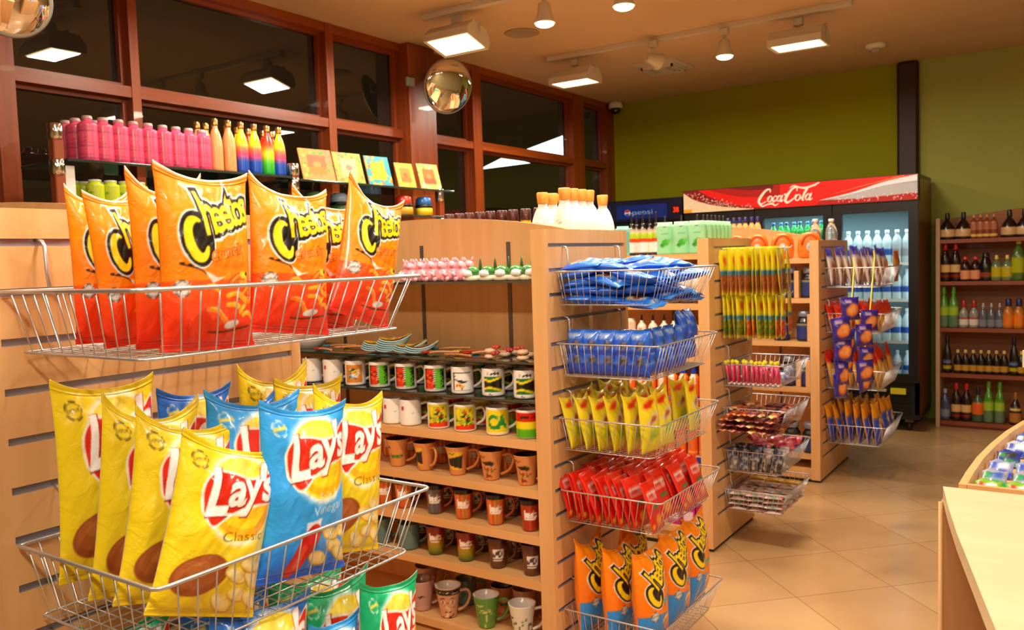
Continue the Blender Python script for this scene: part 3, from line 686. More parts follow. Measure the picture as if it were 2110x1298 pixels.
def bag4(name, kind, k, tl, tr, bl, br, xt, xb, label, group, cat='snack bag', yaw=0.):
    """hang a bag between the points where its corners stand: top edge on plane x = xt, foot on x = xb"""
    m, w, h = bag_proto(kind, k)
    a, b_, c, d = P(*tl, 'x', xt), P(*tr, 'x', xt), P(*bl, 'x', xb), P(*br, 'x', xb)
    bm, tm = (c+d)/2, (a+b_)/2; X = ((b_-a)+(d-c)).normalized(); Z = (tm-bm); H = Z.length; Z.normalize()
    Y = Z.cross(X).normalized(); X = Y.cross(Z); W = ((b_-a).length+(d-c).length)/2
    M = Matrix((X, Y, Z)).transposed().to_4x4() @ Matrix.Rotation(yaw, 4, 'Z')
    o = obj(name, m); o.matrix_world = Matrix.Translation(bm) @ M @ Matrix.Diagonal((W/w, (W/w+1)/2, H/h, 1)); seals(o, kind, k)
    return tag(o, label, cat, group)
GC = 'orange cheese snack bags in the upper basket'
bag4('cheese_snack_bag', 'cheetos', 0, (308, 350), (512, 362), (338, 742), (518, 702), -1.13, -1.115, 'tallest orange cheese snack bag, at the front corner of the upper basket', GC)
bag4('cheese_snack_bag', 'cheetos', 1, (512, 376), (672, 394), (512, 708), (676, 668), -1.14, -1.12, 'orange cheese snack bag in the middle of the basket front, beside the tallest one', GC)
bag4('cheese_snack_bag', 'cheetos', 2, (722, 372), (830, 424), (676, 672), (800, 648), -1.15, -1.135, 'orange cheese snack bag at the mug shelf end of the upper basket, peaked', GC)
bag4('cheese_snack_bag', 'cheetos', 1, (598, 428), (735, 398), (600, 690), (720, 660), -1.27, -1.24, 'orange cheese snack bag mostly hidden behind the middle and end bags', GC)
bag4('cheese_snack_bag', 'cheetos', 2, (252, 362), (420, 380), (288, 728), (430, 700), -1.20, -1.19, 'orange cheese snack bag showing only a narrow strip behind the tallest bag', GC)
bag4('cheese_snack_bag', 'cheetos', 0, (162, 400), (318, 405), (222, 722), (350, 695), -1.27, -1.25, 'orange cheese snack bag third from the slatted panel, logo cut to its first letter', GC)
bag4('cheese_snack_bag', 'cheetos', 1, (128, 394), (270, 402), (160, 715), (290, 695), -1.35, -1.33, 'orange cheese snack bag rearmost in the upper basket, against the slatted panel', GC)
GL = 'crisp bags in the middle basket'
bag4('crisp_bag', 'yellow', 0, (360, 945), (588, 886), (305, 1305), (512, 1240), -1.125, -1.10, 'front yellow crisp bag at the corner of the middle basket, whole red banner showing', GL)
bag4('crisp_bag', 'yellow', 1, (268, 885), (498, 845), (245, 1265), (440, 1215), -1.20, -1.175, 'yellow crisp bag directly behind the front corner one', GL)
bag4('crisp_bag', 'yellow', 2, (200, 848), (413, 820), (188, 1240), (385, 1200), -1.27, -1.25, 'yellow crisp bag third back from the basket corner, leaning', GL)
bag4('crisp_bag', 'yellow', 0, (94, 806), (320, 770), (128, 1195), (330, 1160), -1.345, -1.32, 'yellow crisp bag rearmost at the stile, touching the slatted panel', GL)
bag4('crisp_bag', 'blue', 0, (528, 878), (708, 796), (536, 1240), (700, 1140), -1.125, -1.10, 'light blue salt and vinegar crisp bag at the basket front, peaked corner', GL)
bag4('crisp_bag', 'yellow', 1, (640, 845), (797, 786), (640, 1175), (768, 1106), -1.155, -1.13, 'yellow crisp bag at the mug shelf end of the middle basket', GL)
bag4('crisp_bag', 'blue', 1, (410, 832), (620, 803), (420, 1180), (600, 1120), -1.215, -1.20, 'light blue crisp bag behind the gap between yellow and blue front bags', GL)
bag4('crisp_bag', 'navy', 0, (318, 815), (472, 792), (330, 1120), (480, 1090), -1.35, -1.34, 'deep blue crisp bag against the slatted panel, between two yellow ones', GL)
bag4('crisp_bag', 'navy', 1, (450, 850), (560, 798), (450, 1130), (570, 1090), -1.29, -1.28, 'deep blue crisp bag with only its peaked top showing in mid basket', GL)
bag4('crisp_bag', 'yellow', 2, (484, 774), (634, 752), (500, 1080), (640, 1050), -1.37, -1.36, 'yellow crisp bag rearmost at the shelf end, touching the slatted panel', GL)
bag4('crisp_bag', 'yellow', 0, (556, 802), (708, 768), (570, 1100), (700, 1060), -1.29, -1.28, 'yellow crisp bag behind the peak of the salt and vinegar bag', GL)
GG = 'crisp bags in the lowest large basket'
bag4('crisp_bag', 'green', 0, (742, 1238), (857, 1158), (730, 1540), (850, 1480), -1.11, -1.09, 'green crisp bag with a tall peaked corner, beside the mugs in the lowest basket', GG)
bag4('crisp_bag', 'green', 1, (598, 1236), (757, 1162), (610, 1560), (750, 1500), -1.21, -1.19, 'green crisp bag behind the peaked one in the lowest basket', GG)
bag4('crisp_bag', 'green', 2, (540, 1200), (712, 1152), (560, 1500), (700, 1450), -1.31, -1.29, 'green crisp bag deepest in the lowest basket under the blue bag', GG)
bag4('crisp_bag', 'navy', 0, (420, 1292), (640, 1202), (420, 1640), (620, 1560), -1.12, -1.10, 'deep blue crisp bag peaked at the front of the lowest basket', GG)
bag4('crisp_bag', 'blue', 0, (628, 1300), (740, 1256), (640, 1600), (740, 1540), -1.13, -1.11, 'light blue crisp bag between the deep blue and peaked green bags', GG)
bag4('crisp_bag', 'navy', 1, (355, 1262), (560, 1205), (370, 1600), (540, 1560), -1.28, -1.26, 'deep blue crisp bag in shade under the middle basket', GG)
bag4('crisp_bag', 'green', 1, (160, 1290), (350, 1262), (180, 1600), (360, 1560), -1.36, -1.34, 'dark green crisp bag at the stile end of the lowest basket', GG)
# ================================================================ SMALL PACKETS
def mini(base, band=None, fn=None, w=.1, h=.14):
    c = Canvas(w, h, 260, base)
    if fn: fn(c, w, h)
    return c
def proto(name, me): o = obj(name, me); return o
def packets(name, meshes): return [proto(name, m) for m in meshes]
def lay_stack(protos, cx, cy, z, label, group, rz=0, n=1, dz=.02, jit=.006, tilt=.05, rng=random):
    pass
rng = random.Random(11)
def flat_rot(rz, tilt=0.06): return (PI/2*-1+rng.uniform(-tilt, tilt)+PI, rng.uniform(-tilt, tilt), rz)
# flat blue packets (top basket): they lie face up in four layers
def d_blue(c, w, h):
    c.vgrad([(0, '1254d0'), (.4, '1c70ea'), (1, '2a8cf6')]); c.ell(w*.5, h*.45, w*.32, h*.2, 'f2e8d0', .3); c.ell(w*.55, h*.45, w*.22, h*.12, '8a3c14', .3); c.text('~', w*.5, h*.72, h*.16, 'ffffff', w*.7, .2, .15, .03); c.ell(w*.72, h*.28, w*.13, h*.06, 'f4c020'); c.blur(1)
mb = [pillow('blue', .105, .15, .036, mini('1c70ea', fn=d_blue, w=.105, h=.15), '1a5fd8', 14, 18, seed=i, wr=.0035, m=SHINYS) for i in range(3)]
pb = packets('blue_packet', mb); GBL = 'flat blue packets heaped in the top basket'
for p in pb: p['category'] = 'snack packet'
zt = 1.404-.11
for L in range(5):
    for i in range(3):
        for j in range(4):
            if L == 4 and (i+j) % 3 == 2: continue
            x = X0+.032+.092*i+rng.uniform(-.008, .008); y = GY[0]+.075+.122*j+rng.uniform(-.008, .008)
            lay = ['bottom', 'second', 'third', 'fourth', 'topmost'][L]
            lab = 'royal blue packet, %s layer of the top basket, %s from the panel, %s along' % (lay, ORD[i], ORD[j])
            # lying: local z (height) runs towards +x
            o = place(pb[(i+j+L) % 3], (x, y, zt+.016+.026*L+rng.uniform(0, .004)), lab, GBL, rot=(-PI/2+rng.uniform(-.22, .16), rng.uniform(-.18, .18), -PI/2+rng.uniform(-.25, .25)))
            o.location.x -= .02
# blue biscuit packets (second basket)
def d_bisc(c, w, h):
    c.vgrad([(0, '1440c8'), (.5, '1e62ea'), (1, '2878f4')]); c.rect(0, h*.42, w, h*.46, 'd8e4fa'); c.ell(w*.62, h*.5, w*.2, h*.15, '20222c'); c.ell(w*.62, h*.5, w*.13, h*.1, 'e8eaf0'); c.ell(w*.62, h*.5, w*.1, h*.07, '2a2c38'); c.text('~', w*.4, h*.72, h*.16, 'ffffff', w*.55, .1, 0, .04); c.blur(1)
mb = [pillow('bisc', .075, .10, .04, mini('1e62ea', fn=d_bisc, w=.075, h=.10), '1c54dc', 10, 12, seed=i+5, wr=.002, m=SHINYS) for i in range(2)]
pb = packets('blue_packet', mb)
for p in pb: p['category'] = 'biscuit packet'
z0 = 1.168-.11
def bisc(x, y, z, lab, rot): place(pb[rng.randrange(2)], (x, y, z), lab, 'blue biscuit packets in the second basket', rot=rot)
for i in range(5):
    for L in range(2):
        bisc(X0+.045+.058*i, GY[0]+.062, z0+.004+.048*L, 'blue biscuit packet in the mug side row, %s from the panel, %s layer' % (ORD[i], ['lower', 'upper'][L]), (-.06, PI/2*0, rng.uniform(-.12, .12)) if 0 else (PI/2*0-.1, 0, rng.uniform(-.1, .1)))
        _o = None
for j in range(5):
    for L in range(2):
        bisc(X0+.295-.004*L, GY[0]+.11+.082*j, z0+.004+.05*L+(.02 if j > 3 else 0), 'blue biscuit packet in the aisle side row, %s from the mugs, %s layer' % (ORD[j], ['lower', 'upper'][L]), (-.1+rng.uniform(-.05, .05), 0, PI/2+rng.uniform(-.12, .12)))
for j in range(4):
    bisc(X0+.19, GY[0]+.14+.09*j, z0+.055, 'blue biscuit packet lying inside the second basket, %s from the mug side' % ORD[j], (-PI/2+.2, .1, PI/2+rng.uniform(-.5, .5)))
for j in range(2):
    bisc(X0+.30, GY[1]-.06-.075*j, z0+.10, 'blue biscuit packet raised at the far corner of the basket, %s from the corner' % ORD[j], (-.3, 0, PI/2+.2*j))
def rows(protos, x0, dx, n, ys, z, lab, group, tilt=-.25, zj=.01, skip=(), rz=PI/2, yj=.008, sc=1., fan=0.):
    """packets standing one behind the other, faces to the aisle"""
    for c_, y in enumerate(ys):
        for i in range(n):
            if (c_, i) in skip: continue
            place(protos[rng.randrange(len(protos))], (x0+dx*i, y+rng.uniform(-yj, yj), z+rng.uniform(0, zj)), lab % (ORD[c_], ORD[i]), group, rot=(tilt+rng.uniform(-.07, .07)+fan*i, rng.uniform(-.06, .06), rz+rng.uniform(-.12, .12)), scale=sc*rng.uniform(.96, 1.04))
def d_yel(c, w, h):
    c.vgrad([(0, 'e0c810'), (.3, 'dcd422'), (.5, 'f0dc20'), (.8, 'f4e02a'), (1, 'f0d020')]); c.ell(w*.5, h*.3, w*.26, h*.09, 'a8c42c', .3); c.ell(w*.5, h*.56, w*.36, h*.09, 'e4d8b0', .4); c.ell(w*.5, h*.56, w*.2, h*.05, 'c05a20', .4); c.ell(w*.42, h*.84, w*.30, h*.065, 'e02a10', .3); c.blur(1)
mb = [pillow('yel', .115, .18, .034, mini('f0dc20', fn=d_yel, w=.115, h=.18), 'd4c018', 14, 20, seed=i+9, wr=.004, ears=.012, dip=.008, m=SHINYS) for i in range(3)]
pb = packets('yellow_snack_bag', mb)
for p in pb: p['category'] = 'snack bag'
rows(pb, X0+.045, .052, 6, [GY[0]+.07+.125*k for k in range(4)], .92-.107, 'yellow snack bag in the third basket, %s row from the mugs, %s from the panel', 'yellow snack bags in the third basket', -.22, skip=((3, 3), (2, 5), (3, 1)), fan=.02)
def d_red(c, w, h):
    c.vgrad([(0, 'c81408'), (.5, 'e0200e'), (1, 'ee2a12')]); c.rect(w*.12, h*.60, w*.88, h*.78, 'f6eee8'); c.text('CHEEZ IT', w*.5, h*.63, h*.10, 'd81c10', w*.68, 0, 0, .05); c.rect(w*.3, h*.42, w*.8, h*.5, '1c8a4c'); c.ell(w*.55, h*.2, w*.22, h*.1, 'e8901c'); c.rect(w*.06, h*.06, w*.18, h*.14, 'f0cc20'); c.blur(1)
mb = [pillow('red', .12, .165, .022, mini('e0200e', fn=d_red, w=.12, h=.165), 'c8180c', 20, 24, seed=i+19, wr=.003, m=SHINYS) for i in range(3)]
pb = packets('red_cracker_bag', mb)
for p in pb: p['category'] = 'snack bag'
rows(pb, X0+.035, .027, 12, [GY[0]+.068+.125*k for k in range(4)], .677-.105, 'red cheese cracker bag in the %s row from the mugs, %s from the panel', 'red cracker bags in the fourth basket', -.30, skip=((0, 10), (1, 11)), fan=-.004)
GP = 'orange and blue puff bags in the lowest end basket'
for i, (x, y, lab) in enumerate([(-1.165, 2.475, 'at the front corner of the basket'), (-1.275, 2.465, 'second from the slats'), (-1.385, 2.47, 'rearmost against the slats'), (-1.165, 2.655, 'in the middle of the basket front'), (-1.165, 2.83, 'at the far end of the basket front'), (-1.315, 2.64, 'in the second rank behind the front ones')]):
    m, w_, h_ = bag_proto('puffs', i % 3); o = obj('cheese_puff_bag', m); o.location = (x, y, .168+.004*i); o.rotation_euler = (-.06+.01*i, 0, PI/2-.08+.05*(i % 3)); o.scale = (1.06, .85, 1.04); seals(o, 'puffs', i % 3)
    tag(o, 'tall orange and blue puff bag '+lab, 'snack bag', GP)
# ================================================================ MUGS AND BOTTLES
def rev(name, prof, canvas, n=28, m=None, inner=None, sx=1., sy=1., power=1., step=None):
    """turned body: prof = [(r, z)] outside upwards, then inner = [(r, z)] with its own plain colour"""
    H = max(p[1] for p in prof); step = step or H/26
    pts = [prof[0]]
    for a, b_ in zip(prof, prof[1:]):
        k = max(1, int(math.hypot(b_[0]-a[0], b_[1]-a[1])/step))
        for i in range(1, k+1): pts.append((a[0]+(b_[0]-a[0])*i/k, a[1]+(b_[1]-a[1])*i/k))
    no = len(pts); ic = None
    if inner: ic, ip = inner; pts = pts+ip
    U = np.linspace(0, 1, n+1)[:-1]; ang = -PI/2+(U-.5)*2*PI
    vs, C = [], []
    ca, sa = np.cos(ang), np.sin(ang)
    if power != 1: ca = np.sign(ca)*np.abs(ca)**power; sa = np.sign(sa)*np.abs(sa)**power
    for i, (r, z) in enumerate(pts):
        vs.append(np.stack([r*sx*ca, r*sy*sa, np.full(n, z)], -1))
        if i < no: C.append(canvas.sample(U, np.full(n, min(1, max(0, z/H)))))
        else: c_ = np.empty((n, 4)); c_[:] = (*lin(ic), 1); C.append(c_)
    fs = [tuple(range(n-1, -1, -1))]
    for i in range(len(pts)-1):
        for k in range(n): fs.append((i*n+k, i*n+(k+1) % n, (i+1)*n+(k+1) % n, (i+1)*n+k))
    e = (len(pts)-1)*n; fs.append(tuple(range(e, e+n)))
    me = bpy.data.meshes.new(name); me.from_pydata(np.concatenate(vs).tolist(), [], fs); me.materials.append(m or CERAM)
    me.polygons.foreach_set('use_smooth', [len(f) == 4 for f in fs]); set_col(me, np.concatenate(C)); me.update()
    return me
def mugc(bg, fn=None, res=60):
    """canvas wraps the mug: 6.28 wide (angle), print centre at 3.14; height 2 units"""
    c = Canvas(6.283, 2.1, res, bg)
    if fn: fn(c)
    return c
MX = 3.14
def ink_blob(c, x, y, s, cols, n, seed):
    r = random.Random(seed)
    for _ in range(n): c.ell(x+r.uniform(-s, s), y+r.uniform(-s*.8, s*.8), r.uniform(.05, .16), r.uniform(.05, .14), r.choice(cols), r.uniform(0, 3))
def m_jam(c):
    c.rect(MX-.95, .22, MX+.95, 1.85, '16140e'); c.rect(MX-.9, .25, MX-.1, 1.8, 'd8341a'); ink_blob(c, MX-.5, 1., .4, ['b01a10', 'f06a3a', '7a1408'], 22, 3); c.rect(MX+.1, .25, MX+.9, 1.82, '62c030')
    for k in range(9): c.rect(MX-.12, .28+.18*k, MX+.12, .36+.18*k, 'f4f4e8')
    c.text('JAMAICA', MX+.62, 1.03, .42, '10240c', 1.5, 0, -PI/2, .03)
def m_flag(c):
    c.rect(MX-.85, .35, MX+.85, 1.5, '15130f'); c.poly([(MX-.85, 1.5), (MX+.85, 1.5), (MX-.35, 1.02)], '0f7a34'); c.poly([(MX-.85, .35), (MX+.85, .35), (MX-.35, .83)], '0f7a34')
    c.stroke([(MX-.85, 1.28), (MX-.2, 1.2), (MX+.85, 1.48)], .16, 'f2dc18'); c.stroke([(MX-.85, .6), (MX-.2, .66), (MX+.85, .40)], .16, 'f2dc18'); c.poly([(MX-.3, .92), (MX+.85, 1.32), (MX+.85, .55)], '15130f')
    c.text('I AM', MX, 1.62, .2, '15130f', .9, bold=.04); c.text('A', MX-.3, .1, .16, '15130f', .3, bold=.04)
def m_map(c): c.rect(MX-.8, .3, MX+.85, 1.65, '222222'); c.rect(MX-.77, .33, MX+.82, 1.62, 'fbfbf8'); c.poly([(MX-.7, 1.15), (MX-.3, 1.12), (MX+.45, .98), (MX+.6, .92), (MX, .85), (MX-.4, .95)], '15130f'); ink_blob(c, MX-.2, .55, .3, ['c8241a', '2c8a34', 'e8b020'], 9, 5); c.text('CE', MX-.5, 1.3, .16, '333333', .3)
def m_paint(c): c.rect(MX-.85, .25, MX+.85, 1.75, 'd88a24'); ink_blob(c, MX, 1., .5, ['2454b0', 'f0e8dc', '20342c', '3a8a4c', 'e8c020', '6ab4e8'], 40, 8)
def m_onelove(c): c.rect(MX-1.0, .2, MX+1.0, 1.9, 'd8d020'); ink_blob(c, MX, 1.1, .8, ['1c8434', 'f2e224', '1a2410', 'e04018', '8ac428'], 80, 12); c.poly([(MX-1, .2), (MX+1, .2), (MX+1, .6), (MX-1, .45)], 'e03c18')
def m_ca(c): c.rect(MX-1.1, .15, MX+1.1, 1.9, 'f2e020'); c.rect(MX-1.1, .1, MX+1.1, .22, 'f6f4ee'); c.text('CA', MX, .55, 1.0, '12903a', 1.7, bold=.05)
def m_rasta(c): c.rect(0, 1.25, 6.3, 1.95, 'd81c14'); c.rect(0, .72, 6.3, 1.25, 'f0e01c'); c.rect(0, .12, 6.3, .72, '56b41c'); c.text('JAMAICA', MX, 1.5, .22, '201008', 1.4, bold=.03)
def m_plain(c): c.ell(MX-.7, 1.4, .14, .2, 'c8303a'); c.text('CE', MX+.3, .9, .2, '222222', .3)
def m_orange_map(c): c.poly([(MX-.9, 1.35), (MX+.1, 1.4), (MX+.5, 1.25), (MX+.2, 1.05), (MX-.6, 1.15)], '181410'); c.text('Jamaica', MX, .8, .22, 'a03418', 1.4); ink_blob(c, MX-.1, .5, .35, ['6a2c14', '4c7a24', 'a8401c'], 16, 4); c.text('~', MX-.7, 1.6, .2, '703818', .8)
def m_orange_flag(c): c.poly([(MX-.9, .5), (MX-.9, 1.75), (MX+.7, 1.75), (MX+.7, .4)], 'f0c028'); c.poly([(MX-.8, 1.25), (MX+.65, 1.5), (MX+.65, .5), (MX-.8, .75)], '15140f'); c.text('~', MX-.4, 1.52, .2, '14401c', .7, bold=.04)
def m_orange_txt(c): c.text('Jamaica', MX, .7, .35, '2c7a34', 1.6, .2, .05, .02); c.ell(MX-.7, 1.5, .12, .1, '222')  if 0 else c.ell(MX-.7, 1.5, .12, .1, '222222')
def stripes(cols, txt, seed):
    def f(c):
        r = random.Random(seed); x = 0
        while x < 6.3:
            w_ = r.uniform(.08, .3); c.rect(x, 0, x+w_, 2.1, r.choice(cols)); x += w_
        c.rect(0, 1.75, 6.3, 2.1, '1c100c'); c.text(txt, MX, .95, .5, 'f4f0ec', 1.5, bold=.04); c.rect(MX-.5, .78, MX+.6, .86, 'f4f0ec')
    return f
def grad(stops, txt, y=.95):
    def f(c): c.vgrad(stops); c.text(txt, MX, y, .42, 'f4f0ec', 1.5, bold=.05); c.rect(MX-.5, y-.16, MX+.6, y-.08, 'f4f0ec')
    return f
def m_jaica(c): c.vgrad([(0, '5a3424'), (.6, '6c3a22'), (.9, '4a1c10')]); c.rect(MX-.62, .7, MX+.62, 1.4, 'e8e4e0'); c.text('JAMAICA', MX, .86, .45, '2a2a2c', 1.2, bold=.03); c.rect(MX-.5, .56, MX+.5, .66, 'e8e4e0')
def m_face(c):
    c.rect(0, 0, 6.3, 1.7, 'd8a080'); c.rect(0, 1.62, 6.3, 2.0, '201c1c'); c.text('J A M A I C A', MX, 1.72, .17, 'e8e0d0', 1.9)
    for x in (-.45, .45): c.ell(MX+x, 1.15, .2, .1, 'f0e4d8'); c.ell(MX+x, 1.15, .08, .08, '201c1c'); c.stroke([(MX+x-.2, 1.36), (MX+x, 1.45), (MX+x+.2, 1.36)], .05, '201c1c')
    c.stroke([(MX, 1.1), (MX+.12, .8), (MX-.05, .78)], .05, '201c1c'); c.stroke([(MX-.4, .5), (MX, .4), (MX+.4, .52)], .07, '201c1c'); ink_blob(c, MX, .3, .7, ['201c1c', 'f0d8b8'], 10, 2)
def m_palm(c): c.text('~', MX-.5, 1.45, .22, 'cfd87a', .6); c.stroke([(MX-.2, .1), (MX, .7), (MX-.1, 1.1)], .1, 'cfd87a'); [c.stroke([(MX-.1, 1.1), (MX-.1+.4*math.cos(a), 1.15+.25*math.sin(a)), (MX-.1+.65*math.cos(a), 1.0+.25*math.sin(a))], .07, 'cfd87a') for a in (0, .8, 1.6, 2.4, 3.14)]
def m_leaves(c): [c.ell(x, y, .16, .07, '2a6a28', r_) for x, y, r_ in [(MX-1.2+.3*k, .6+.35*math.sin(k*2.1), k*.9) for k in range(12)]+[(MX-1.+.33*k, 1.0+.3*math.cos(k*1.7), k) for k in range(10)]]
MUGSHAPE = {'straight': ([(.026, 0), (.0385, .002), (.0405, .006), (.0405, .096), (.0395, .098)], [(.0375, .096), (.037, .01), (.001, .008)]),
    'flare': ([(.024, 0), (.028, .002), (.030, .02), (.037, .07), (.0455, .104), (.0455, .106)], [(.043, .104), (.034, .06), (.027, .01), (.001, .008)]),
    'taper': ([(.022, 0), (.0275, .002), (.029, .01), (.036, .108), (.0355, .11)], [(.034, .108), (.027, .01), (.001, .008)]),
    'latte': ([(.024, 0), (.029, .002), (.031, .02), (.038, .06), (.047, .112), (.047, .114)], [(.044, .112), (.035, .06), (.028, .01), (.001, .008)])}
def handle(shape, color, name='handle'):
    b = MB(); m = mat('mug_'+color, color, .2, coat=.3)
    r, z0, z1, out = {'straight': (.039, .02, .078, .034), 'flare': (.034, .018, .086, .040), 'taper': (.031, .022, .088, .034), 'latte': (.035, .02, .09, .036)}[shape]
    top = r + {'straight': 0, 'flare': .006, 'taper': .002, 'latte': .007}[shape]
    pts = spline([(top-.002, z1), (top+out*.7, z1+.004), (top+out, z1-.018), (r+out*.75, z0+.016), (r-.001, z0)], 5)
    b.tube([(x, 0, z) for x, z in pts], .0052, m, 8); return b.mesh('mug_handle')
_mg = {}
def mug(key, shape, bg, fn, inner, x, y, z, label, group, rz=.6, s=1.):
    if key not in _mg:
        prof, inn = MUGSHAPE[shape]
        o = obj('mug', rev('mug', prof, mugc(bg, fn), 40, CERAM, (inner, inn)))
        h = obj('handle', handle(shape, inner if key.startswith('w') else bg), o); h.data.name = 'mug_handle'
        o['category'] = 'mug'; _mg[key] = o
    return place(_mg[key], (x, y, z+.0005), label, group, rz=rz, scale=s)
def ux(u, y, v=600): return P(u, v, 'y', y).x
YM = 2.39
ga, gb = 'white printed mugs on the glass shelf', 'white printed mugs on the upper wooden shelf'
A = [('wp', 636, m_plain, 'plain white mug beside the near gondola edge, on the glass shelf'), ('wp', 679, m_plain, 'white mug with small black lettering, second on the glass shelf'), ('wpaint', 725, m_paint, 'white mug with an orange painted scene, on the glass shelf'),
     ('wjam', 775, m_jam, 'first of three red and green lettered mugs on the glass shelf'), ('wjam', 829, m_jam, 'middle of three red and green lettered mugs on the glass shelf'), ('wjam', 890, m_jam, 'last of three red and green lettered mugs, beside the island map mug'),
     ('wmap', 946, m_map, 'white mug with a black island map, on the glass shelf'), ('wflag', 1010, m_flag, 'white mug with a black green yellow flag, next to the map mug'), ('wflag', 1076, m_flag, 'white flag mug against the gondola end, on the glass shelf')]
for k, u, fn, l in A: mug(k, 'straight', 'f4f3f0', fn, 'f4f3f0', ux(u, YM), YM, .976, l, ga)
for i, u in enumerate((700, 752, 800, 858, 915, 975, 1040)): mug(['wflag', 'wjam'][i % 2], 'straight', 'f4f3f0', m_jam, 'f4f3f0', ux(u, 2.52), 2.52, .976, 'white mug in the back row of the glass shelf, %s from the near gondola' % ORD[i], ga)
B_ = [('wp', 800, 'white mug half hidden by the yellow bag, upper wooden shelf'), ('wp', 836, 'plain white mug with a red spot on the upper wooden shelf'), ('wone', 894, 'yellow and green patterned mug beside the plain white one'), ('wone', 949, 'yellow and green patterned mug beside the letter mug'), ('wca', 1016, 'yellow mug with big green letters CA'), ('wras', 1079, 'red yellow and green striped mug against the gondola end')]
F_ = {'wp': m_plain, 'wone': m_onelove, 'wca': m_ca, 'wras': m_rasta}
for k, u, l in B_: mug(k, 'straight', 'f4f3f0', F_[k], 'f4f3f0', ux(u, YM), YM, .84, l, gb)
for i, u in enumerate((870, 925, 985, 1045)): mug(['wone', 'wras'][i % 2], 'straight', 'f4f3f0', None, 'f4f3f0', ux(u, 2.51), 2.51, .84, 'mug in the back row of the upper wooden shelf, %s from the near gondola' % ORD[i], gb)
C_ = [('oa', 806, m_orange_txt, 'orange flared mug with green script, next to the yellow crisp bag'), ('ob', 863, m_orange_flag, 'orange flared mug with flag panel, handle turned forward'), ('oc', 930, m_orange_flag, 'orange flared mug with a flag panel, middle of its shelf'), ('od', 1000, m_orange_map, 'orange flared mug with a black island map, middle of its shelf'), ('od', 1073, m_orange_map, 'orange flared island map mug against the gondola end')]
for i, (k, u, fn, l) in enumerate(C_): mug(k, 'flare', 'd98e50', fn, '14100e', ux(u, YM), YM, .675, l, 'orange flared mugs', rz=(-.35 if i == 1 else .45))
D_ = [('da', 775, ['c85a24', 'e0842c', 'a83a18'], 'orange streaked tall mug behind the wire basket'), ('da', 815, 0, 'orange streaked tall mug seen through the basket corner'), ('db', 880, ['6a6a70', '8a2c24', '5a5c64'], 'grey and red streaked tall mug'), ('dc', 939, ['b84420', 'd8702c', '7a8a2c', '8a3018'], 'orange and green streaked tall mug, second from the grey one'), ('dc', 1006, 0, 'orange and green streaked tall mug beside the red one'), ('dd', 1078, ['a82c14', 'c03a1c', '98260f'], 'red streaked tall mug against the gondola end')]
for k, u, cs, l in D_: mug(k, 'taper', 'a0401c', stripes(cs, 'Jamaica', len(l)) if cs else None, '1a0e0c', ux(u, YM), YM, .516, l, 'streaked tall mugs', rz=.6)
E_ = [('et', 765, None, 'teal mug seen through the basket wires'), ('et', 822, None, 'plain teal mug beside the red and yellow one'), ('eg', 878, grad([(0, '4a5c1c'), (.25, '8a8a14'), (.45, 'b88a1c'), (.6, '9a2418'), (1, '7c1c14')], 'Jamaica', 1.15), 'red to yellow shaded tall mug beside the teal one'), ('eg', 941, None, 'red to yellow shaded tall mug beside the brown one'), ('ej', 1007, m_jaica, 'brown tall mug with a pale lettered panel'), ('ej', 1078, None, 'brown tall lettered mug against the gondola end')]
for k, u, fn, l in E_: mug(k, 'straight' if k == 'et' else 'taper', '5c7c7e' if k == 'et' else '5a2c1c', fn, '4c6a6c' if k == 'et' else '1a0e0c', ux(u, YM), YM, .36, l, 'tall dark mugs on the second lowest shelf', rz=.6)
for k, u, bg, fn, inn, l in [('fp', 872, 'c8a09c', lambda c: c.text('~', MX, .9, .3, '3c3034', .6), '8c6460', 'dusty pink mug beside the green crisp bag'), ('ff', 925, 'd8a080', m_face, 'f0eff0', 'flesh coloured mug printed with a face'), ('fg', 1003, '5c9440', m_palm, 'f0eff0', 'green mug with a pale palm print'), ('fl', 1076, 'ece8dc', m_leaves, 'f0eff0', 'cream mug with dark green leaves')]:
    mug(k, 'latte', bg, fn, inn, ux(u, YM, 1260), YM, .13, l, 'wide mugs on the lowest shelf', rz=.6, s=1.04)
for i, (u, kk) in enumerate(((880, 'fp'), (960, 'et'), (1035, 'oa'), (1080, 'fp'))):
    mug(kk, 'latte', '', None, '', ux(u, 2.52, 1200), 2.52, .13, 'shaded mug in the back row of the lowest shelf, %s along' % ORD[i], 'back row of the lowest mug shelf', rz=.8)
for z, kk, us, nm in ((.675, 'da', (790, 835, 895, 965, 1040), 'orange mug'), (.516, 'ej', (840, 905, 970, 1040), 'streaked mug'), (.36, 'ej', (850, 910, 975, 1045), 'dark mug')):  # dark mugs added to imitate the shade between the front ones
    for i, u in enumerate(us): mug(kk, 'taper', '', None, '', ux(u, 2.50), 2.50, z, 'dark tall mug in the back row behind the %s row, %s along' % (nm, ORD[i]), 'dark mugs in the back rows', rz=.8)
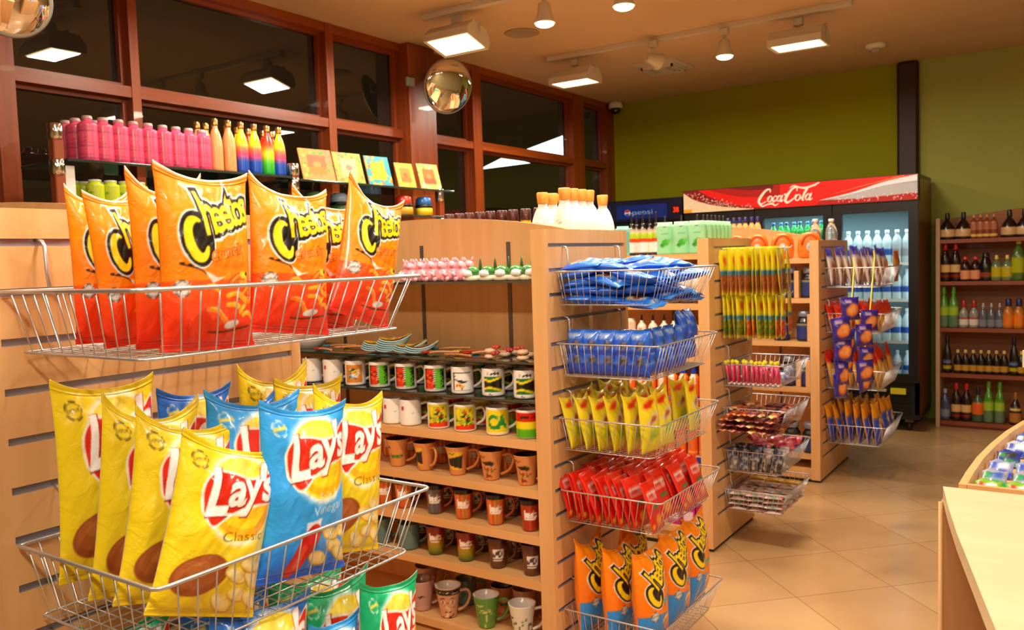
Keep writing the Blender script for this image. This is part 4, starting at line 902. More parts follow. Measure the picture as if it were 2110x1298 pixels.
# ---- trinkets on the two glass shelves
PINKC = mat('pink_ceramic', 'f0a8b4', .25, coat=.4)
def pig():
    b = MB(); r = empty('pig_figurine', (0, 0, 0), '', 'figurine', 'pink pig figurines on the top glass shelf')
    b.lathe([(.008, 0), (.02, .003), (.026, .016), (.025, .03), (.018, .042), (.01, .047)], PINKC, 14); b.build('body', r)
    b = MB(); b.lathe([(.004, .038), (.015, .042), (.019, .054), (.015, .066), (.005, .071)], PINKC, 14); b.tube([(0, -.014, .054), (0, -.023, .053)], .006, mat('snout', 'e08898', .3), 10); b.build('head', r)
    for s in (-1, 1): b = MB(); b.tube([(s*.009, 0, .066), (s*.014, -.003, .076), (s*.016, -.004, .083)], [.006, .005, .001], PINKC, 6); b.build('ear', r)
    for s in (-1, 1): b = MB(); b.tube([(s*.02, -.008, .034), (s*.028, -.02, .026), (s*.018, -.028, .022)], [.007, .006, .005], PINKC, 7); b.build('arm', r)
    for s in (-1, 1): b = MB(); b.tube([(s*.012, -.012, .01), (s*.017, -.034, .008)], [.009, .007], PINKC, 7); b.build('foot', r)
    return r
pg = pig()
for i, u in enumerate((848, 868, 890, 911, 932, 952)): place(pg, (ux(u, 2.41), 2.41, 1.3785), 'pink seated pig figurine in the front row, %s from the wire basket' % ORD[i], rz=.5+rng.uniform(-.2, .2), scale=rng.uniform(.98, 1.05))
for i, u in enumerate((842, 862, 884, 906, 928, 948, 968)): place(pg, (ux(u, 2.49), 2.49, 1.3785), 'pink seated pig figurine in the back row, %s from the wire basket' % ORD[i], rz=.5, scale=1.03)
def isl():
    r = empty('island_figurine', (0, 0, 0), '', 'figurine', 'green and cream island figurines')
    b = MB(); b.lathe([(.03, 0), (.034, .004), (.032, .014), (.02, .02)], mat('sand_ceramic', 'e8dcc0', .4), 16); b.build('base', r)
    b = MB(); b.lathe([(.022, .018), (.028, .03), (.022, .044), (.008, .052)], mat('frog_green', '3f8a3c', .3, coat=.4), 14); b.build('dome', r)
    b = MB(); b.lathe([(.012, .014), (.02, .022), (.016, .034), (.004, .038)], WHITEG, 12, c=(-.016, -.018, 0)); b.build('shell', r)
    b = MB(); b.lathe([(.004, .02), (.006, .05), (.004, .066), (.001, .082)], mat('bottle_green', '2c5a2c', .3), 10, c=(.026, 0, 0)); b.build('palm', r)
    return r
pi_ = isl()
for i, u in enumerate((977, 1007, 1036, 1065, 1090)): place(pi_, (ux(u, 2.42), 2.42, 1.3785), 'green domed island figurine on a cream base, %s from the pigs' % ORD[i], rz=.4+.3*i)
def spoon(c1, c2):
    o = tag(obj('wooden_spoon', None) if 0 else empty('painted_spoon', (0, 0, 0), '', 'wooden spoon', 'painted wooden spoons on the glass shelf'), None)
    b = MB(); b.tube(spline3([(.0, 0, .006), (.04, 0, .009), (.09, .004, .008), (.13, .004, .007)]), .0042, mat('spoon_'+c1, c1, .4), 7); b.build('handle', o)
    b = MB(); b.lathe([(.002, 0), (.014, .002), (.019, .007), (.017, .009), (.01, .006)], mat('spoon_'+c2, c2, .35), 14, c=(-.016, 0, .002)); b.build('bowl', o); return o
def spline3(p, k=5):
    a = spline([(q[0], q[1]) for q in p], k); c = spline([(q[0], q[2]) for q in p], k); return [(x, y, z[1]) for (x, y), z in zip(a, c)]
sp = [spoon('d8a070', 'c8281c'), spoon('c88850', '4a8ab0'), spoon('d89860', 'd89860'), spoon('b85a30', 'e0b020')]
for i, (u, y) in enumerate([(652, 2.38), (676, 2.46), (700, 2.4), (716, 2.5), (880, 2.39), (900, 2.47), (925, 2.39), (945, 2.46), (968, 2.4), (985, 2.5)]):
    place(sp[i % 4], (ux(u, y), y, 1.1065+.004*(i % 3)), 'painted wooden spoon lying on the glass shelf, %s from the near gondola' % ORD[i], rot=(0, -.03, rng.uniform(-.5, .3)))
def fish():
    c = Canvas(.1, .05, 400, 'e8a81c'); ink_blob_(c, .05, .025, .04, ['1c2428', '2c7ab0', 'f4d040', 'd8401c', '2c8a4c'], 18)
    r = empty('painted_spoon_rest', (0, 0, 0), '', 'spoon rest', 'painted spoon rests stacked on the glass shelf')
    def pos(U, V): a = (U-.5)*2; return a*.062, (V-.5)*.055*np.sqrt(np.clip(1-a**4, .02, 1)), .006+.016*a*a+.01*((V-.5)*2)**2
    obj('tray', grid_mesh('tray', pos, c, MATTE, 24, 12), r)
    b = MB(); n = 24; pts = [(.063*math.cos(q*2*PI/n), .03*math.sin(q*2*PI/n), .007+.017*math.cos(q*2*PI/n)**2) for q in range(n)]
    b.tube(pts, .003, mat('rim_blue', 'a8d4e4', .3), 6, closed=True); b.build('rim', r); return r
def ink_blob_(c, x, y, s, cols, n):
    r = random.Random(1)
    for _ in range(n): c.ell(x+r.uniform(-s, s), y+r.uniform(-s*.5, s*.5), r.uniform(.003, .009), r.uniform(.002, .006), r.choice(cols), r.uniform(0, 3))
fs_ = fish()
for s_, (u, n) in enumerate(((772, 4), (800, 6), (838, 3), (862, 3))):
    for k in range(n): place(fs_, (ux(u, 2.42)+.006*k, 2.42, 1.107+.0075*k), 'painted fish shaped spoon rest, %s in the %s pile from the near gondola' % (ORD[k]+' up', ORD[s_]), rot=(0, -.12, .35+.06*k))
cs_ = empty('flower_clip', (0, 0, 0), '', 'ornament', 'pink and red flower ornaments by the gondola end')
b = MB(); b.lathe([(.004, 0), (.016, .003), (.02, .009), (.014, .014), (.003, .016)], mat('shell_pink', 'ecc8a8', .35), 14); b.build('shell', cs_)
b = MB()
for k in range(5): b.lathe([(.002, 0), (.007, .004), (.004, .01)], mat('flower_red', 'c84a44', .5), 8, c=(.018+.008*math.cos(k*1.26), .012*math.sin(k*1.26), .014))
b.build('flower', cs_)
for i, (u, y, z) in enumerate([(1006, 2.37, 0), (1006, 2.37, .02), (1035, 2.44, 0), (1073, 2.37, 0), (1073, 2.37, .02), (1088, 2.46, .0), (1052, 2.5, 0)]): place(cs_, (ux(u, y), y, 1.1065+z), 'shell ornament with a red flower near the gondola end, %s from the spoons' % ORD[i], rz=i*.7, scale=1.15)
b = MB(); b.lathe([(.05, 0), (.075, .03), (.085, .045), (.08, .045), (.05, .004)], WHITEG, 30); tag(b.build('bowl', None, (ux(632, 2.45), 2.45, 1.1065)), 'white bowl half hidden behind the near gondola, on the glass shelf', 'bowl')
# ================================================================ BOTTLES
PLAST = printed('bottle_print', .28, coat=.3)
_caps = {}
def bcan(H, stops=None, bg='ffffff', fn=None, hard=None):
    """wrap canvas for a bottle: x is the angle (centre 3.14), y the height in metres times 20"""
    c = Canvas(6.283, H*20, 34, bg)
    if stops: c.vgrad(stops)
    if hard:
        for z0, z1, k in hard: c.rect(0, z0*H*20, 6.3, z1*H*20, k)
    if fn: fn(c, H*20)
    return c
def bottle(name, H, r, rn, zs, cap, canvas, cat, m=None, sx=1., sy=1., power=1., foot=.9, n=24, capm=None, waist=0.):
    """H body height up to the cap, shoulder from zs, cap = (radius, height, colour, top radius factor)"""
    pr = [(r*foot, 0), (r, H*.03)]
    if waist: pr += [(r*(1-waist), H*.3), (r*(1-waist*.6), H*.45), (r, H*.6)]
    pr += [(r, H*zs)]
    for k in range(1, 7):
        t = k/6; pr.append((rn+(r-rn)*math.cos(t*PI/2)**.8 if t < 1 else rn, H*(zs+(.93-zs)*t)))
    pr.append((rn, H))
    o = obj(name, rev(name, pr, canvas, n, m or PLAST, None, sx, sy, power)); o['category'] = cat
    if cap:
        b = MB(); cr, ch, cc, tf = cap; b.lathe([(cr*.98, H-.002), (cr, H), (cr*tf, H+ch*.9), (cr*tf*.85, H+ch)], capm or mat('cap_'+cc, cc, .35, coat=.2), 16, sx=(sx if power != 1 else 1), sy=(sy if power != 1 else 1))
        b.build('cap', o)
    return o
def row(proto_, pts, labels, group, z, rz=0., s=1.):
    for (x, y), l in zip(pts, labels): place(proto_, (x, y, z+.0005), l, group, rz=rz, scale=s)
def R_(us, y, v=500): return [(ux(u, y, v), y) for u in us]
# --- on the middle gondola, far side top shelf
bw = bottle('lotion_bottle', .155, .037, .014, .45, (.0155, .03, 'e09a3c', 1.15), bcan(.155, [(0, 'f4f0ea'), (1, 'fbf8f4')], fn=lambda c, h: (c.text('~', 3.14, h*.55, .22, '9c9aa0', 1.2), [c.rect(2.5, h*.3+.1*k, 3.8, h*.3+.1*k+.03, 'b8b4b8') for k in range(5)])), 'bottle', sy=.62)
row(bw, [(-1.565, 2.66), (-1.565, 2.72), (-1.565, 2.78), (-1.565, 2.84)], ['white lotion bottle with a gold cap, %s in the outer file on the middle gondola' % ORD[k] for k in range(4)], 'white lotion bottles with gold caps', 1.46, s=1.3, rz=.3)
row(bw, [(-1.665, 2.67), (-1.665, 2.74), (-1.665, 2.82)], ['white lotion bottle with a gold cap, %s in the inner file on the middle gondola' % ORD[k] for k in range(3)], 'white lotion bottles with gold caps', 1.46, s=1.25, rz=.3)
row(bw, [(-1.60, 2.88), (-1.53, 2.885)], ['white lotion bottle with a gold cap at the far edge, %s from the bronze bottles' % ORD[k] for k in range(2)], 'white lotion bottles with gold caps', 1.46, s=1.2, rz=.3)
by_ = bottle('tanning_bottle', .14, .034, .02, .6, (.0225, .042, '4a1c14', .92), bcan(.14, [(0, 'f4b80c'), (.8, 'f8c81a'), (1, 'e8a80a')], fn=lambda c, h: c.rect(2.4, h*.3, 3.9, h*.7, 'd88a10')), 'bottle')
row(by_, R_((1110, 1083, 1057, 1034, 1010, 988, 966, 946, 925), 2.74, 440), ['yellow tanning bottle with a brown cap, %s from the white bottles' % ORD[k] for k in range(9)], 'yellow bottles with brown caps behind the arched board', 1.46)
# --- third gondola
bk = bottle('black_bottle', .16, .022, .008, .55, (.006, .055, '1a1614', .6), bcan(.16, bg='14120e', hard=[(.07, .42, 'ece8ee'), (.42, .52, 'e0401c'), (.52, .70, 'a8c81c'), (.70, .8, 'e0b89a')]), 'bottle')
row(bk, R_((1303, 1326, 1353), 3.92, 520), ['black pump bottle with a white red and lime label, %s from the white lotion' % ORD[k] for k in range(3)], 'black pump bottles', 1.448)
row(bk, R_((1313, 1340), 4.02, 520), ['black pump bottle in the second rank, %s' % k for k in ('behind the first pair', 'behind the last pair')], 'black pump bottles', 1.448)
def d_aloe(c, h): c.ell(3.14, h*.36, .42, .30, '3cb42c', .5); c.ell(2.85, h*.28, .26, .2, '1f8c1c'); c.ell(3.45, h*.44, .26, .18, '6cd040'); c.stroke([(2.72, h*.80), (3.14, h*.86), (3.56, h*.80)], .06, '2c6c3c'); c.text('~', 3.14, h*.76, .17, '2c6c3c', .7); c.rect(2.75, h*.62, 3.5, h*.64, '5cb87c'); c.rect(2.85, h*.56, 3.4, h*.575, '5cb87c')
bg_ = bottle('aloe_bottle', .158, .043, .036, .86, (.006, .03, '2a2224', .7), bcan(.158, [(0, '8ed8a0'), (1, 'a4e2b4')], fn=d_aloe), 'bottle', sy=.5, power=.75, waist=.10, n=28)
row(bg_, R_((1371, 1405, 1437), 3.9, 500), ['pale green aloe bottle with a leaf print, %s in the front rank' % ORD[k] for k in range(3)], 'pale green aloe bottles on the third gondola', 1.448, rz=.35)
row(bg_, [(ux(1437, 3.9, 500)+.01, 3.9+.055*k) for k in range(1, 7)], ['pale green aloe bottle in the file by the gondola end, %s behind the leaf print' % ORD[k] for k in range(6)], 'pale green aloe bottles on the third gondola', 1.448, rz=.35)
ba = bottle('aqua_bottle', .15, .04, .03, .9, (.0, .001, '8ed8c8', 1), bcan(.15, bg='86cfc0', hard=[(.1, .8, '6cb8b0')]), 'bottle', sy=.5, power=.7)
row(ba, R_((1284,), 3.9, 500), ['aqua bottle half hidden behind the white lotion bottles'], 'aqua', 1.448, rz=.35)
bl_ = bottle('squat_bottle', .15, .036, .014, .7, (.015, .03, '2a1e1a', .9), bcan(.15, bg='f0e6da', hard=[(.0, .12, '4a3424'), (.3, .6, 'e8c8a0')]), 'bottle')
row(bl_, R_((1310, 1338, 1364, 1390, 1416, 1442), 3.92, 610), ['cream bottle with a dark foot under the aloe bottles, %s along' % ORD[k] for k in range(6)], 'cream bottles with dark feet', 1.207)
bc = bottle('cream_bottle', .165, .024, .009, .78, (.007, .028, '241c18', .7), bcan(.165, bg='eee2cc', hard=[(.05, .22, 'e8a868'), (.62, .66, 'b89870')], fn=lambda c, h: c.text('~', 3.14, h*.7, .22, '8a6c48', .9)), 'bottle')
row(bc, R_((1323, 1346, 1369, 1389, 1410, 1431, 1451), 3.9, 690), ['cream pump bottle above the second basket, %s along' % ORD[k] for k in range(7)], 'cream pump bottles', .955)
bp = bottle('peach_tube', .175, .028, .024, .9, (.0, .001, 'f0c8a8', 1), bcan(.175, bg='f2d4bc', hard=[(.12, .42, 'e86c34')]), 'bottle')
row(bp, R_((1300,), 3.9, 690), ['peach tube with an orange band beside the cream pump bottles'], 'peach', .955)
bo = bottle('sunscreen_can', .165, .0255, .018, .86, (.019, .032, '1c3cb0', .85), bcan(.165, [(0, 'f06a1c'), (1, 'f4801c')], hard=[(.12, .34, 'c8508c')], fn=lambda c, h: (c.poly([(2.5, h*.95), (3.9, h*.95), (3.6, h*.62), (2.9, h*.55)], 'f2eadc'), c.text('~', 3.14, h*.42, .3, 'b82c18', 1.1))), 'can')
row(bo, R_((1301, 1322, 1343, 1365, 1387, 1409, 1431, 1452), 3.89, 800), ['orange sunscreen can with a blue cap, %s along its shelf' % ORD[k] for k in range(8)], 'orange sunscreen cans', .70)
bt = bottle('orange_tube', .16, .026, .024, .95, (.0, .001, 'e8641c', 1), bcan(.16, bg='f0701e', hard=[(.1, .14, 'f8b060')], fn=lambda c, h: c.text('~', 3.14, h*.3, .42, '7c7890', .5, rot=PI/2)), 'tube')
row(bt, R_((1310, 1334, 1358, 1381, 1404, 1428, 1451), 3.89, 900), ['orange sunscreen tube on the lower shelf, %s along' % ORD[k] for k in range(7)], 'orange sunscreen tubes', .46)
b = MB()
for k in range(10): b.box((-1.56-.06*k, 3.845, .432), (-1.51-.06*k, 3.849, .458), mat('ticket_blue', '2438a8', .4))
tag(b.build('price_strip'), 'row of blue price tickets on the shelf edge under the orange tubes', 'price tickets', None, None)
def carton(name, w, d, h, c1, c2, cat, fn=None):
    c = Canvas(w, h, 500, c1); c.rect(w*.12, h*.2, w*.88, h*.75, c2)
    if fn: fn(c, w, h)
    c.blur(1)
    me = grid_mesh(name, lambda U, V: ((U-.5)*w, U*0-d/2-.0004, V*h), c, MATTE, 10, 10, False)
    o = obj(name, me); b = MB(); b.bbox((-w/2, -d/2, 0), (w/2, d/2, h), mat('carton_'+c1, c1, .45), .002); b.build('box_body', o); o['category'] = cat; return o
mp_ = carton('magenta_pack', .07, .05, .095, 'b8187c', 'e8d0e4', 'pack')
for i, (u, zz) in enumerate([(1455, .1), (1455, .197), (1425, .1), (1425, .197), (1395, .1)]): place(mp_, (ux(u-3, 3.9, 1040), 3.9, zz+.001), 'magenta pack on the lowest shelf, %s' % ['bottom of the end pile', 'top of the end pile', 'bottom of the inner pile', 'top of the inner pile', 'single one behind the puff bags'][i], 'magenta packs')
# hanging candy packs on pegs
def d_candy(a, b_, tail):
    def f(c, w, h):
        c.vgrad([(0, 'd8c81a'), (1, 'f2e41c')]); c.rect(0, h*.42, w, h*.52, '1e7ea8'); c.rect(0, h*.08, w, h*.42, a)
        r = random.Random(3)
        for _ in range(40): c.ell(w*r.random(), h*r.uniform(.1, .42), .006, .006, r.choice([a, b_, tail]))
        c.ell(w*.5, h*.72, w*.2, h*.1, 'e05a30'); c.blur(1)
    return f
ma = [pillow('candy', .1, .235, .016, mini('f2e41c', fn=d_candy('a8562c', 'e09a60', '7c3018'), w=.1, h=.235), 'd8cc1c', 8, 22, seed=i, wr=.002, m=SHINYS, seal=.05) for i in range(2)]
mb = [pillow('candy2', .1, .215, .016, mini('f2e41c', fn=d_candy('4c7c2c', 'e8642c', 'd8b82c'), w=.1, h=.215), 'd8cc1c', 8, 22, seed=i+4, wr=.002, m=SHINYS, seal=.05) for i in range(2)]
mc = [pillow('candy3', .1, .215, .016, mini('f2e41c', fn=d_candy('c8281c', 'e8642c', 'e8b8a0'), w=.1, h=.215), 'd8cc1c', 8, 22, seed=8, wr=.002, m=SHINYS, seal=.05)]
for nm, ms, zz, hh, pegs in (('upper', ma, 1.475, .235, (4.02, 4.15, 4.28)), ('lower', mb+mc, 1.248, .215, (4.03, 4.16, 4.29))):
    pp = packets('candy_pack', ms)
    for p in pp: p['category'] = 'candy pack'
    for j, y in enumerate(pegs):
        pl = .30 if j == 0 else .26
        b = MB(); b.tube([(X2-.01, y, zz-.012), (X2+pl, y, zz-.012), (X2+pl+.006, y, zz-.002)], .0025, WIRE, 6); b.box((X2-.009, y-.02, zz-.03), (X2+.002, y+.02, zz-.004), STEEL)
        tag(b.build('peg_hook'), 'metal peg hook of the %s candy row, %s from the aloe bottles' % (nm, ORD[j]), 'hook', 'peg hooks of the third gondola')
        n = 13 if j == 0 else 8
        for i in range(n):
            x = X2+.02+(pl-.03)*i/(n-1)+rng.uniform(-.003, .003)
            if i == n-1 and nm == 'lower': x += .0
            place(pp[-1 if (nm == 'lower' and i > n-3) else rng.randrange(len(ms))], (x, y+rng.uniform(-.004, .004), zz-hh-.003), 'yellow candy pack of the %s row, %s hook, %s from the slats' % (nm, ORD[j], ORD[i]), 'yellow candy packs on the %s hooks' % nm, rot=(rng.uniform(-.10, .03), 0, PI/2+rng.uniform(-.25, .25)))
# basket 1: pink candy sticks on the near side, dark packets behind
def stick():
    b = MB(); o = empty('candy_stick', (0, 0, 0), '', 'candy', 'pink candy sticks in the highest basket')
    b.tube([(0, 0, .012), (0, 0, .10)], [.006, .0085], mat('stick_pink', 'e2386c', .25, coat=.6), 8); b.build('stick', o)
    b = MB(); b.lathe([(.003, .10), (.008, .106), (.011, .118), (.002, .124)], mat('bow_yellow', 'e8e02c', .3), 8); b.build('bow', o)
    b = MB(); b.lathe([(.003, 0), (.007, .004), (.006, .012)], mat('stick_tip', 'ece4ea', .3), 8); b.build('tip', o); return o
st = stick()
for j in range(2):
    for i in range(11): place(st, (X2+.03+.024*i, HY[0]+.045+.035*j, .905-.107), 'pink candy stick with a yellow bow, %s rank, %s from the slats' % (ORD[j], ORD[i]), rot=(.12*(-1)**i+rng.uniform(-.1, .1), -.12+rng.uniform(-.1, .1), 0))
def d_mix(cols, bgc):
    def f(c, w, h):
        r = random.Random(len(bgc)+ord(cols[0][0])); c.a[:] = c.c(bgc)
        for _ in range(14): c.ell(w*r.random(), h*r.random(), w*.16, h*.1, r.choice(cols), r.random()*3)
        c.blur(1)
    return f
def mixset(name, cat, specs, w, h, t):
    ps = packets(name, [pillow(name, w, h, t, mini(bgc, fn=d_mix(cols, bgc), w=w, h=h), bgc, 8, 10, seed=i, wr=.002, m=SHINYS) for i, (cols, bgc) in enumerate(specs)])
    for p in ps: p['category'] = cat
    return ps
dk = mixset('wrapped_sweet', 'candy', [(['c8c8d0', '1c1c24'], '24242c'), (['f0f0f4', '3c3c5c'], '9a9aa4'), (['2c4cc0', 'e8e8f0'], '2a3c9c')], .06, .075, .03)
for i in range(4):
    for j in range(5): place(dk[rng.randrange(3)], (X2+.05+.066*i, HY[0]+.13+.065*j, .905-.10+.03*(j > 2)), 'dark and silver wrapped sweet in the highest basket, %s from the slats, %s row' % (ORD[i], ORD[j]), 'dark and silver wrapped sweets', rot=(-PI/2+.4, rng.uniform(-.2, .2), rng.uniform(-1, 1)+PI/2))
# basket 2: chocolate bars laid in rows
cb = mixset('chocolate_bar', 'chocolate bar', [(['e0a030', '7c1418'], 'a82018'), (['e8c89a', '2c2c9c'], 'b03018'), (['f0dc90', 'c8401c'], 'd86c30'), (['6c1c2c', 'e8b070'], '581420')], .045, .12, .022)
for L in range(4):
    for i in range(6):
        for j in range(3): 
            if L == 3 and (i+j) % 4 == 0: continue
            place(cb[rng.randrange(4)], (X2+.035+.046*i+rng.uniform(-.003, .003), HY[0]+.035+.14*j, .69-.10+.027*L), 'chocolate bar, %s layer of the second basket, %s from the slats, %s row' % (['bottom', 'second', 'third', 'top'][L], ORD[i], ORD[j]), 'chocolate bars stacked in the second basket', rot=(-PI/2+.03, 0, PI+rng.uniform(-.08, .08)))
# basket 3
s3 = mixset('silver_pack', 'candy', [(['e8e8ee', '101014'], '4c4c54'), (['f4f4f8', '2c2c34'], '8c8c94'), (['d0d8e8', '1c3c8c'], '5c6478')], .05, .065, .03)
for L in range(2):
    for i in range(5):
        for j in range(3): place(s3[rng.randrange(3)], (X2+.04+.055*i, HY[0]+.05+.055*j, .48-.105+.045*L), 'silver sweet pack in the third basket, %s layer, %s from the slats, %s row' % (['lower', 'upper'][L], ORD[i], ORD[j]), 'silver sweet packs', rot=(rng.uniform(-.3, .1), 0, rng.uniform(-.4, .4)))
pk3 = mixset('pink_pack', 'candy', [(['f06a8c', 'c82040'], 'd8304c'), (['f8a0b0', 'e04060'], 'e8506c')], .06, .075, .03)
for i in range(4):
    for j in range(3): place(pk3[rng.randrange(2)], (X2+.05+.065*i, HY[0]+.24+.075*j, .48-.05+.01*j), 'pink sweet pack heaped in the third basket, %s from the slats, %s row' % (ORD[i], ORD[j]), 'pink sweet packs', rot=(-PI/2+.4, rng.uniform(-.2, .2), rng.uniform(-1, 1)))
# basket 4: clear flat packs
c4 = mixset('clear_pack', 'candy', [(['e8e0dc', '9c3020', 'b8b0ac'], 'c4b4ac'), (['d86c3c', 'e8e4e0', '6c8c7c'], 'c0aca4')], .08, .10, .02)
y4 = mixset('yellow_pack', 'candy', [(['f0c82c', '7c2c6c', 'e8e4e0'], 'd0a030')], .07, .09, .02)
for L in range(4):
    for i in range(3):
        for j in range(4):
            p_ = y4[0] if (j == 3 and L > 1) else c4[rng.randrange(2)]
            place(p_, (X2+.02+.085*i, HY[0]+.055+.105*j, .285-.10+.024*L), 'flat clear sweet pack, %s layer of the lowest basket, %s from the slats, %s row' % (['bottom', 'second', 'third', 'top'][L], ORD[i], ORD[j]) if p_ is not y4[0] else 'flat yellow sweet pack, %s layer of the lowest basket, %s from the slats' % (['bottom', 'second', 'third', 'top'][L], ORD[i]), 'flat sweet packs', rot=(-PI/2+.05, 0, PI/2+PI+rng.uniform(-.1, .1)))
# ================================================================ FARTHEST GONDOLA GOODS
def d_purp(c, w, h): c.vgrad([(0, '4a2c9c'), (.14, 'c89870'), (.5, 'c06c3c'), (.74, 'c8c4cc'), (.78, '2c24a8'), (1, '3c34c8')]); c.ell(w*.5, h*.42, w*.3, h*.13, 'd88a3c', .4); c.rect(0, 0, w*.12, h*.75, 'dcd4d0'); c.blur(1)
def d_redy(c, w, h): c.vgrad([(0, 'd8a81c'), (.45, 'e8c040'), (.6, 'd82814'), (1, 'e03018')]); c.ell(w*.5, h*.3, w*.3, h*.13, 'e87c1c', .4); c.blur(1)
def d_redt(c, w, h): c.vgrad([(0, 'c8882c'), (.62, 'e0ac50'), (.7, 'c81c14'), (1, 'd82418')]); c.ell(w*.5, h*.3, w*.33, h*.2, 'f0d8a0', .4); c.ell(w*.5, h*.66, w*.2, h*.06, '2c2054'); c.blur(1)
def d_ob(c, w, h): c.vgrad([(0, '1c3cb8'), (.62, '2450cc'), (.68, 'e08c18'), (1, 'f0a020')]); c.ell(w*.62, h*.5, w*.3, h*.13, 'f0dcb8', .4); c.ell(w*.8, h*.2, w*.25, h*.18, 'e0b068', .6); c.ell(w*.6, h*.52, w*.14, h*.06, 'd88a30'); c.blur(1)
KZ = {0: 1.33, 1: 1.05, 2: .70, 3: .355}
for k, (nm, fn, col_, w_, h_, n, ny, lab) in enumerate([('purple_top_bag', d_purp, 'b89880', .115, .235, 6, 3, 'purple topped snack bag of the top basket'), ('red_yellow_bag', d_redy, 'd82814', .12, .17, 6, 4, 'red snack bag of the second basket'), ('red_top_bag', d_redt, 'c8882c', .12, .23, 6, 4, 'red topped snack bag of the third basket'), ('orange_blue_bag', d_ob, 'e8a030', .13, .24, 6, 4, 'orange and blue snack bag of the lowest basket')]):
    ps = packets(nm, [pillow(nm, w_, h_, .035, mini('ffffff', fn=fn, w=w_, h=h_), col_, 14, 20, seed=i+k, wr=.004, ears=.01, m=SHINYS) for i in range(2)])
    for p in ps: p['category'] = 'snack bag'
    sk = {0: {(1, 0), (1, 1), (2, 0), (2, 1), (2, 2)}}.get(k, set())
    rows(ps, X3+.05, .052, n, [KY[0]+.08+(.135 if ny == 4 else .14)*q for q in range(ny)], KZ[k]-.115, lab+', %s row from jars, %s from slats', lab+'s', -.20, skip=sk, fan=.0)
tn = packets('brown_round_bag', [pillow('tin', .15, .2, .03, mini('c86c3c', fn=lambda c, w, h: (c.vgrad([(0, 'a87858'), (.55, 'b08060'), (.6, 'd8a020'), (.75, 'd8681c'), (1, 'd8582c')])), w=.15, h=.2), 'a87050', 14, 18, m=SHINYS)])
tn[0]['category'] = 'snack bag'; place(tn[0], (X3+.33, KY[1]-.06, 1.225), 'round brown and orange bag at the far end of the top basket', rz=PI/2)
def d_pur2(c, w, h): c.a[:] = c.c('2c1c8c'); c.ell(w*.52, h*.42, w*.36, h*.27, 'f08030', .2); c.ell(w*.5, h*.45, w*.24, h*.16, 'f8a868', .2); c.ell(w*.35, h*.8, w*.2, h*.08, 'e0d8ec'); c.text('~', w*.4, h*.78, h*.1, '7c2ca8', w*.3); c.blur(1)
ps = packets('purple_cookie_pack', [pillow('pcp', .115, .11, .03, mini('2c1c8c', fn=d_pur2, w=.115, h=.11), '2c2090', 14, 14, seed=i, m=SHINYS) for i in range(2)])
for p in ps: p['category'] = 'cookie pack'
strips = [('left', [(1754, 636, -.93), (1737, 678, -.93), (1743, 704, -.93), (1738, 722, -.93), (1741, 744, -.93), (1736, 770, -.93), (1733, 796, -.93)], (1760, 545)), ('right', [(1791, 660, -.93), (1782, 690, -.93), (1784, 737, -.93), (1783, 764, -.93), (1783, 784, -.93)], (1802, 530))]
for nm, L_, top in strips:
    y0 = P(*L_[0][:2], 'x', -.93).y
    for i, (u, v, x) in enumerate(L_):
        p = P(u, v, 'x', x+.006*(i % 2)); place(ps[i % 2], (p.x, p.y, p.z-.055), 'purple cookie pack hanging in the %s ribbon strip, %s from the top' % (nm, ORD[i]), 'purple cookie packs on ribbon strips', rot=(rng.uniform(-.15, .05), rng.uniform(-.12, .12), PI/2-.5+rng.uniform(-.2, .2)))
    b = MB(); pts = [P(*top, 'x', -.955)]+[P(u, v, 'x', -.952) for u, v, _ in L_]
    b.tube(pts, .0035, mat('ribbon_yellow', 'e8c81c', .4), 5); b.tube([P(*top, 'x', -.955), P(top[0]-2, top[1]-14, 'x', -1.0)], .003, mat('ribbon_yellow', 'e8c81c', .4), 5)
    tag(b.build('yellow_ribbon'), 'yellow ribbon holding the %s strip of purple cookie packs' % nm, 'ribbon')
# orange fruit shaped packages on the top shelf
OR = mat('orange_plastic', 'ec7c1c', .4, coat=.2); OR2 = mat('orange_dark', 'd85c10', .45)
def orn():
    r = empty('orange_carrier', (0, 0, 0), '', 'package', 'orange rounded packages on the last gondola')
    b = MB(); b.lathe([(.05, 0), (.066, .004), (.072, .05), (.068, .11), (.052, .148), (.02, .16)], OR, 24, sy=.62); b.build('shell', r)
    b = MB(); pts = [(.05*math.cos(a), -.044, .085+.06*math.sin(a)) for a in [PI*k/10 for k in range(11)]]; b.tube(pts, .006, OR2, 7); b.build('band', r)
    b = MB(); b.lathe([(.001, 0), (.022, .001), (.024, .004), (.001, .006)], mat('label_pale', 'd8c8d4', .4), 18); b.v = [(x, -.048-z, .065+y*1.3) for x, y, z in b.v]; b.build('label', r)
    b = MB(); b.lathe([(.001, 0), (.008, .001), (.006, .003)], mat('label_blue', '5c6ca8', .4), 12); b.v = [(x-.004, -.0545-z, .068+y) for x, y, z in b.v]; b.build('emblem', r)
    return r
og = orn()
for i, u in enumerate((1516, 1560, 1612, 1668)): place(og, (ux(u, 5.44, 500), 5.44, 1.3965), 'orange rounded package with a pale label, %s on the last gondola' % ORD[i], rz=.35, scale=1.02)
def jarp():
    r = empty('coffee_jar', (0, 0, 0), '', 'jar', 'dark blue labelled jars on the last gondola')
    c = bcan(.13, bg='15161c', hard=[(.1, .62, '2a3c78'), (.62, .7, '8a8a60')]); obj('body', rev('jar', [(.038, 0), (.042, .004), (.042, .1), (.03, .12), (.03, .13)], c, 24, PLAST), r)
    b = MB(); b.lathe([(.034, .128), (.035, .13), (.035, .155), (.03, .158)], mat('jar_lid', '8c90a4', .3, .4), 20); b.build('lid', r); return r
jr = jarp()
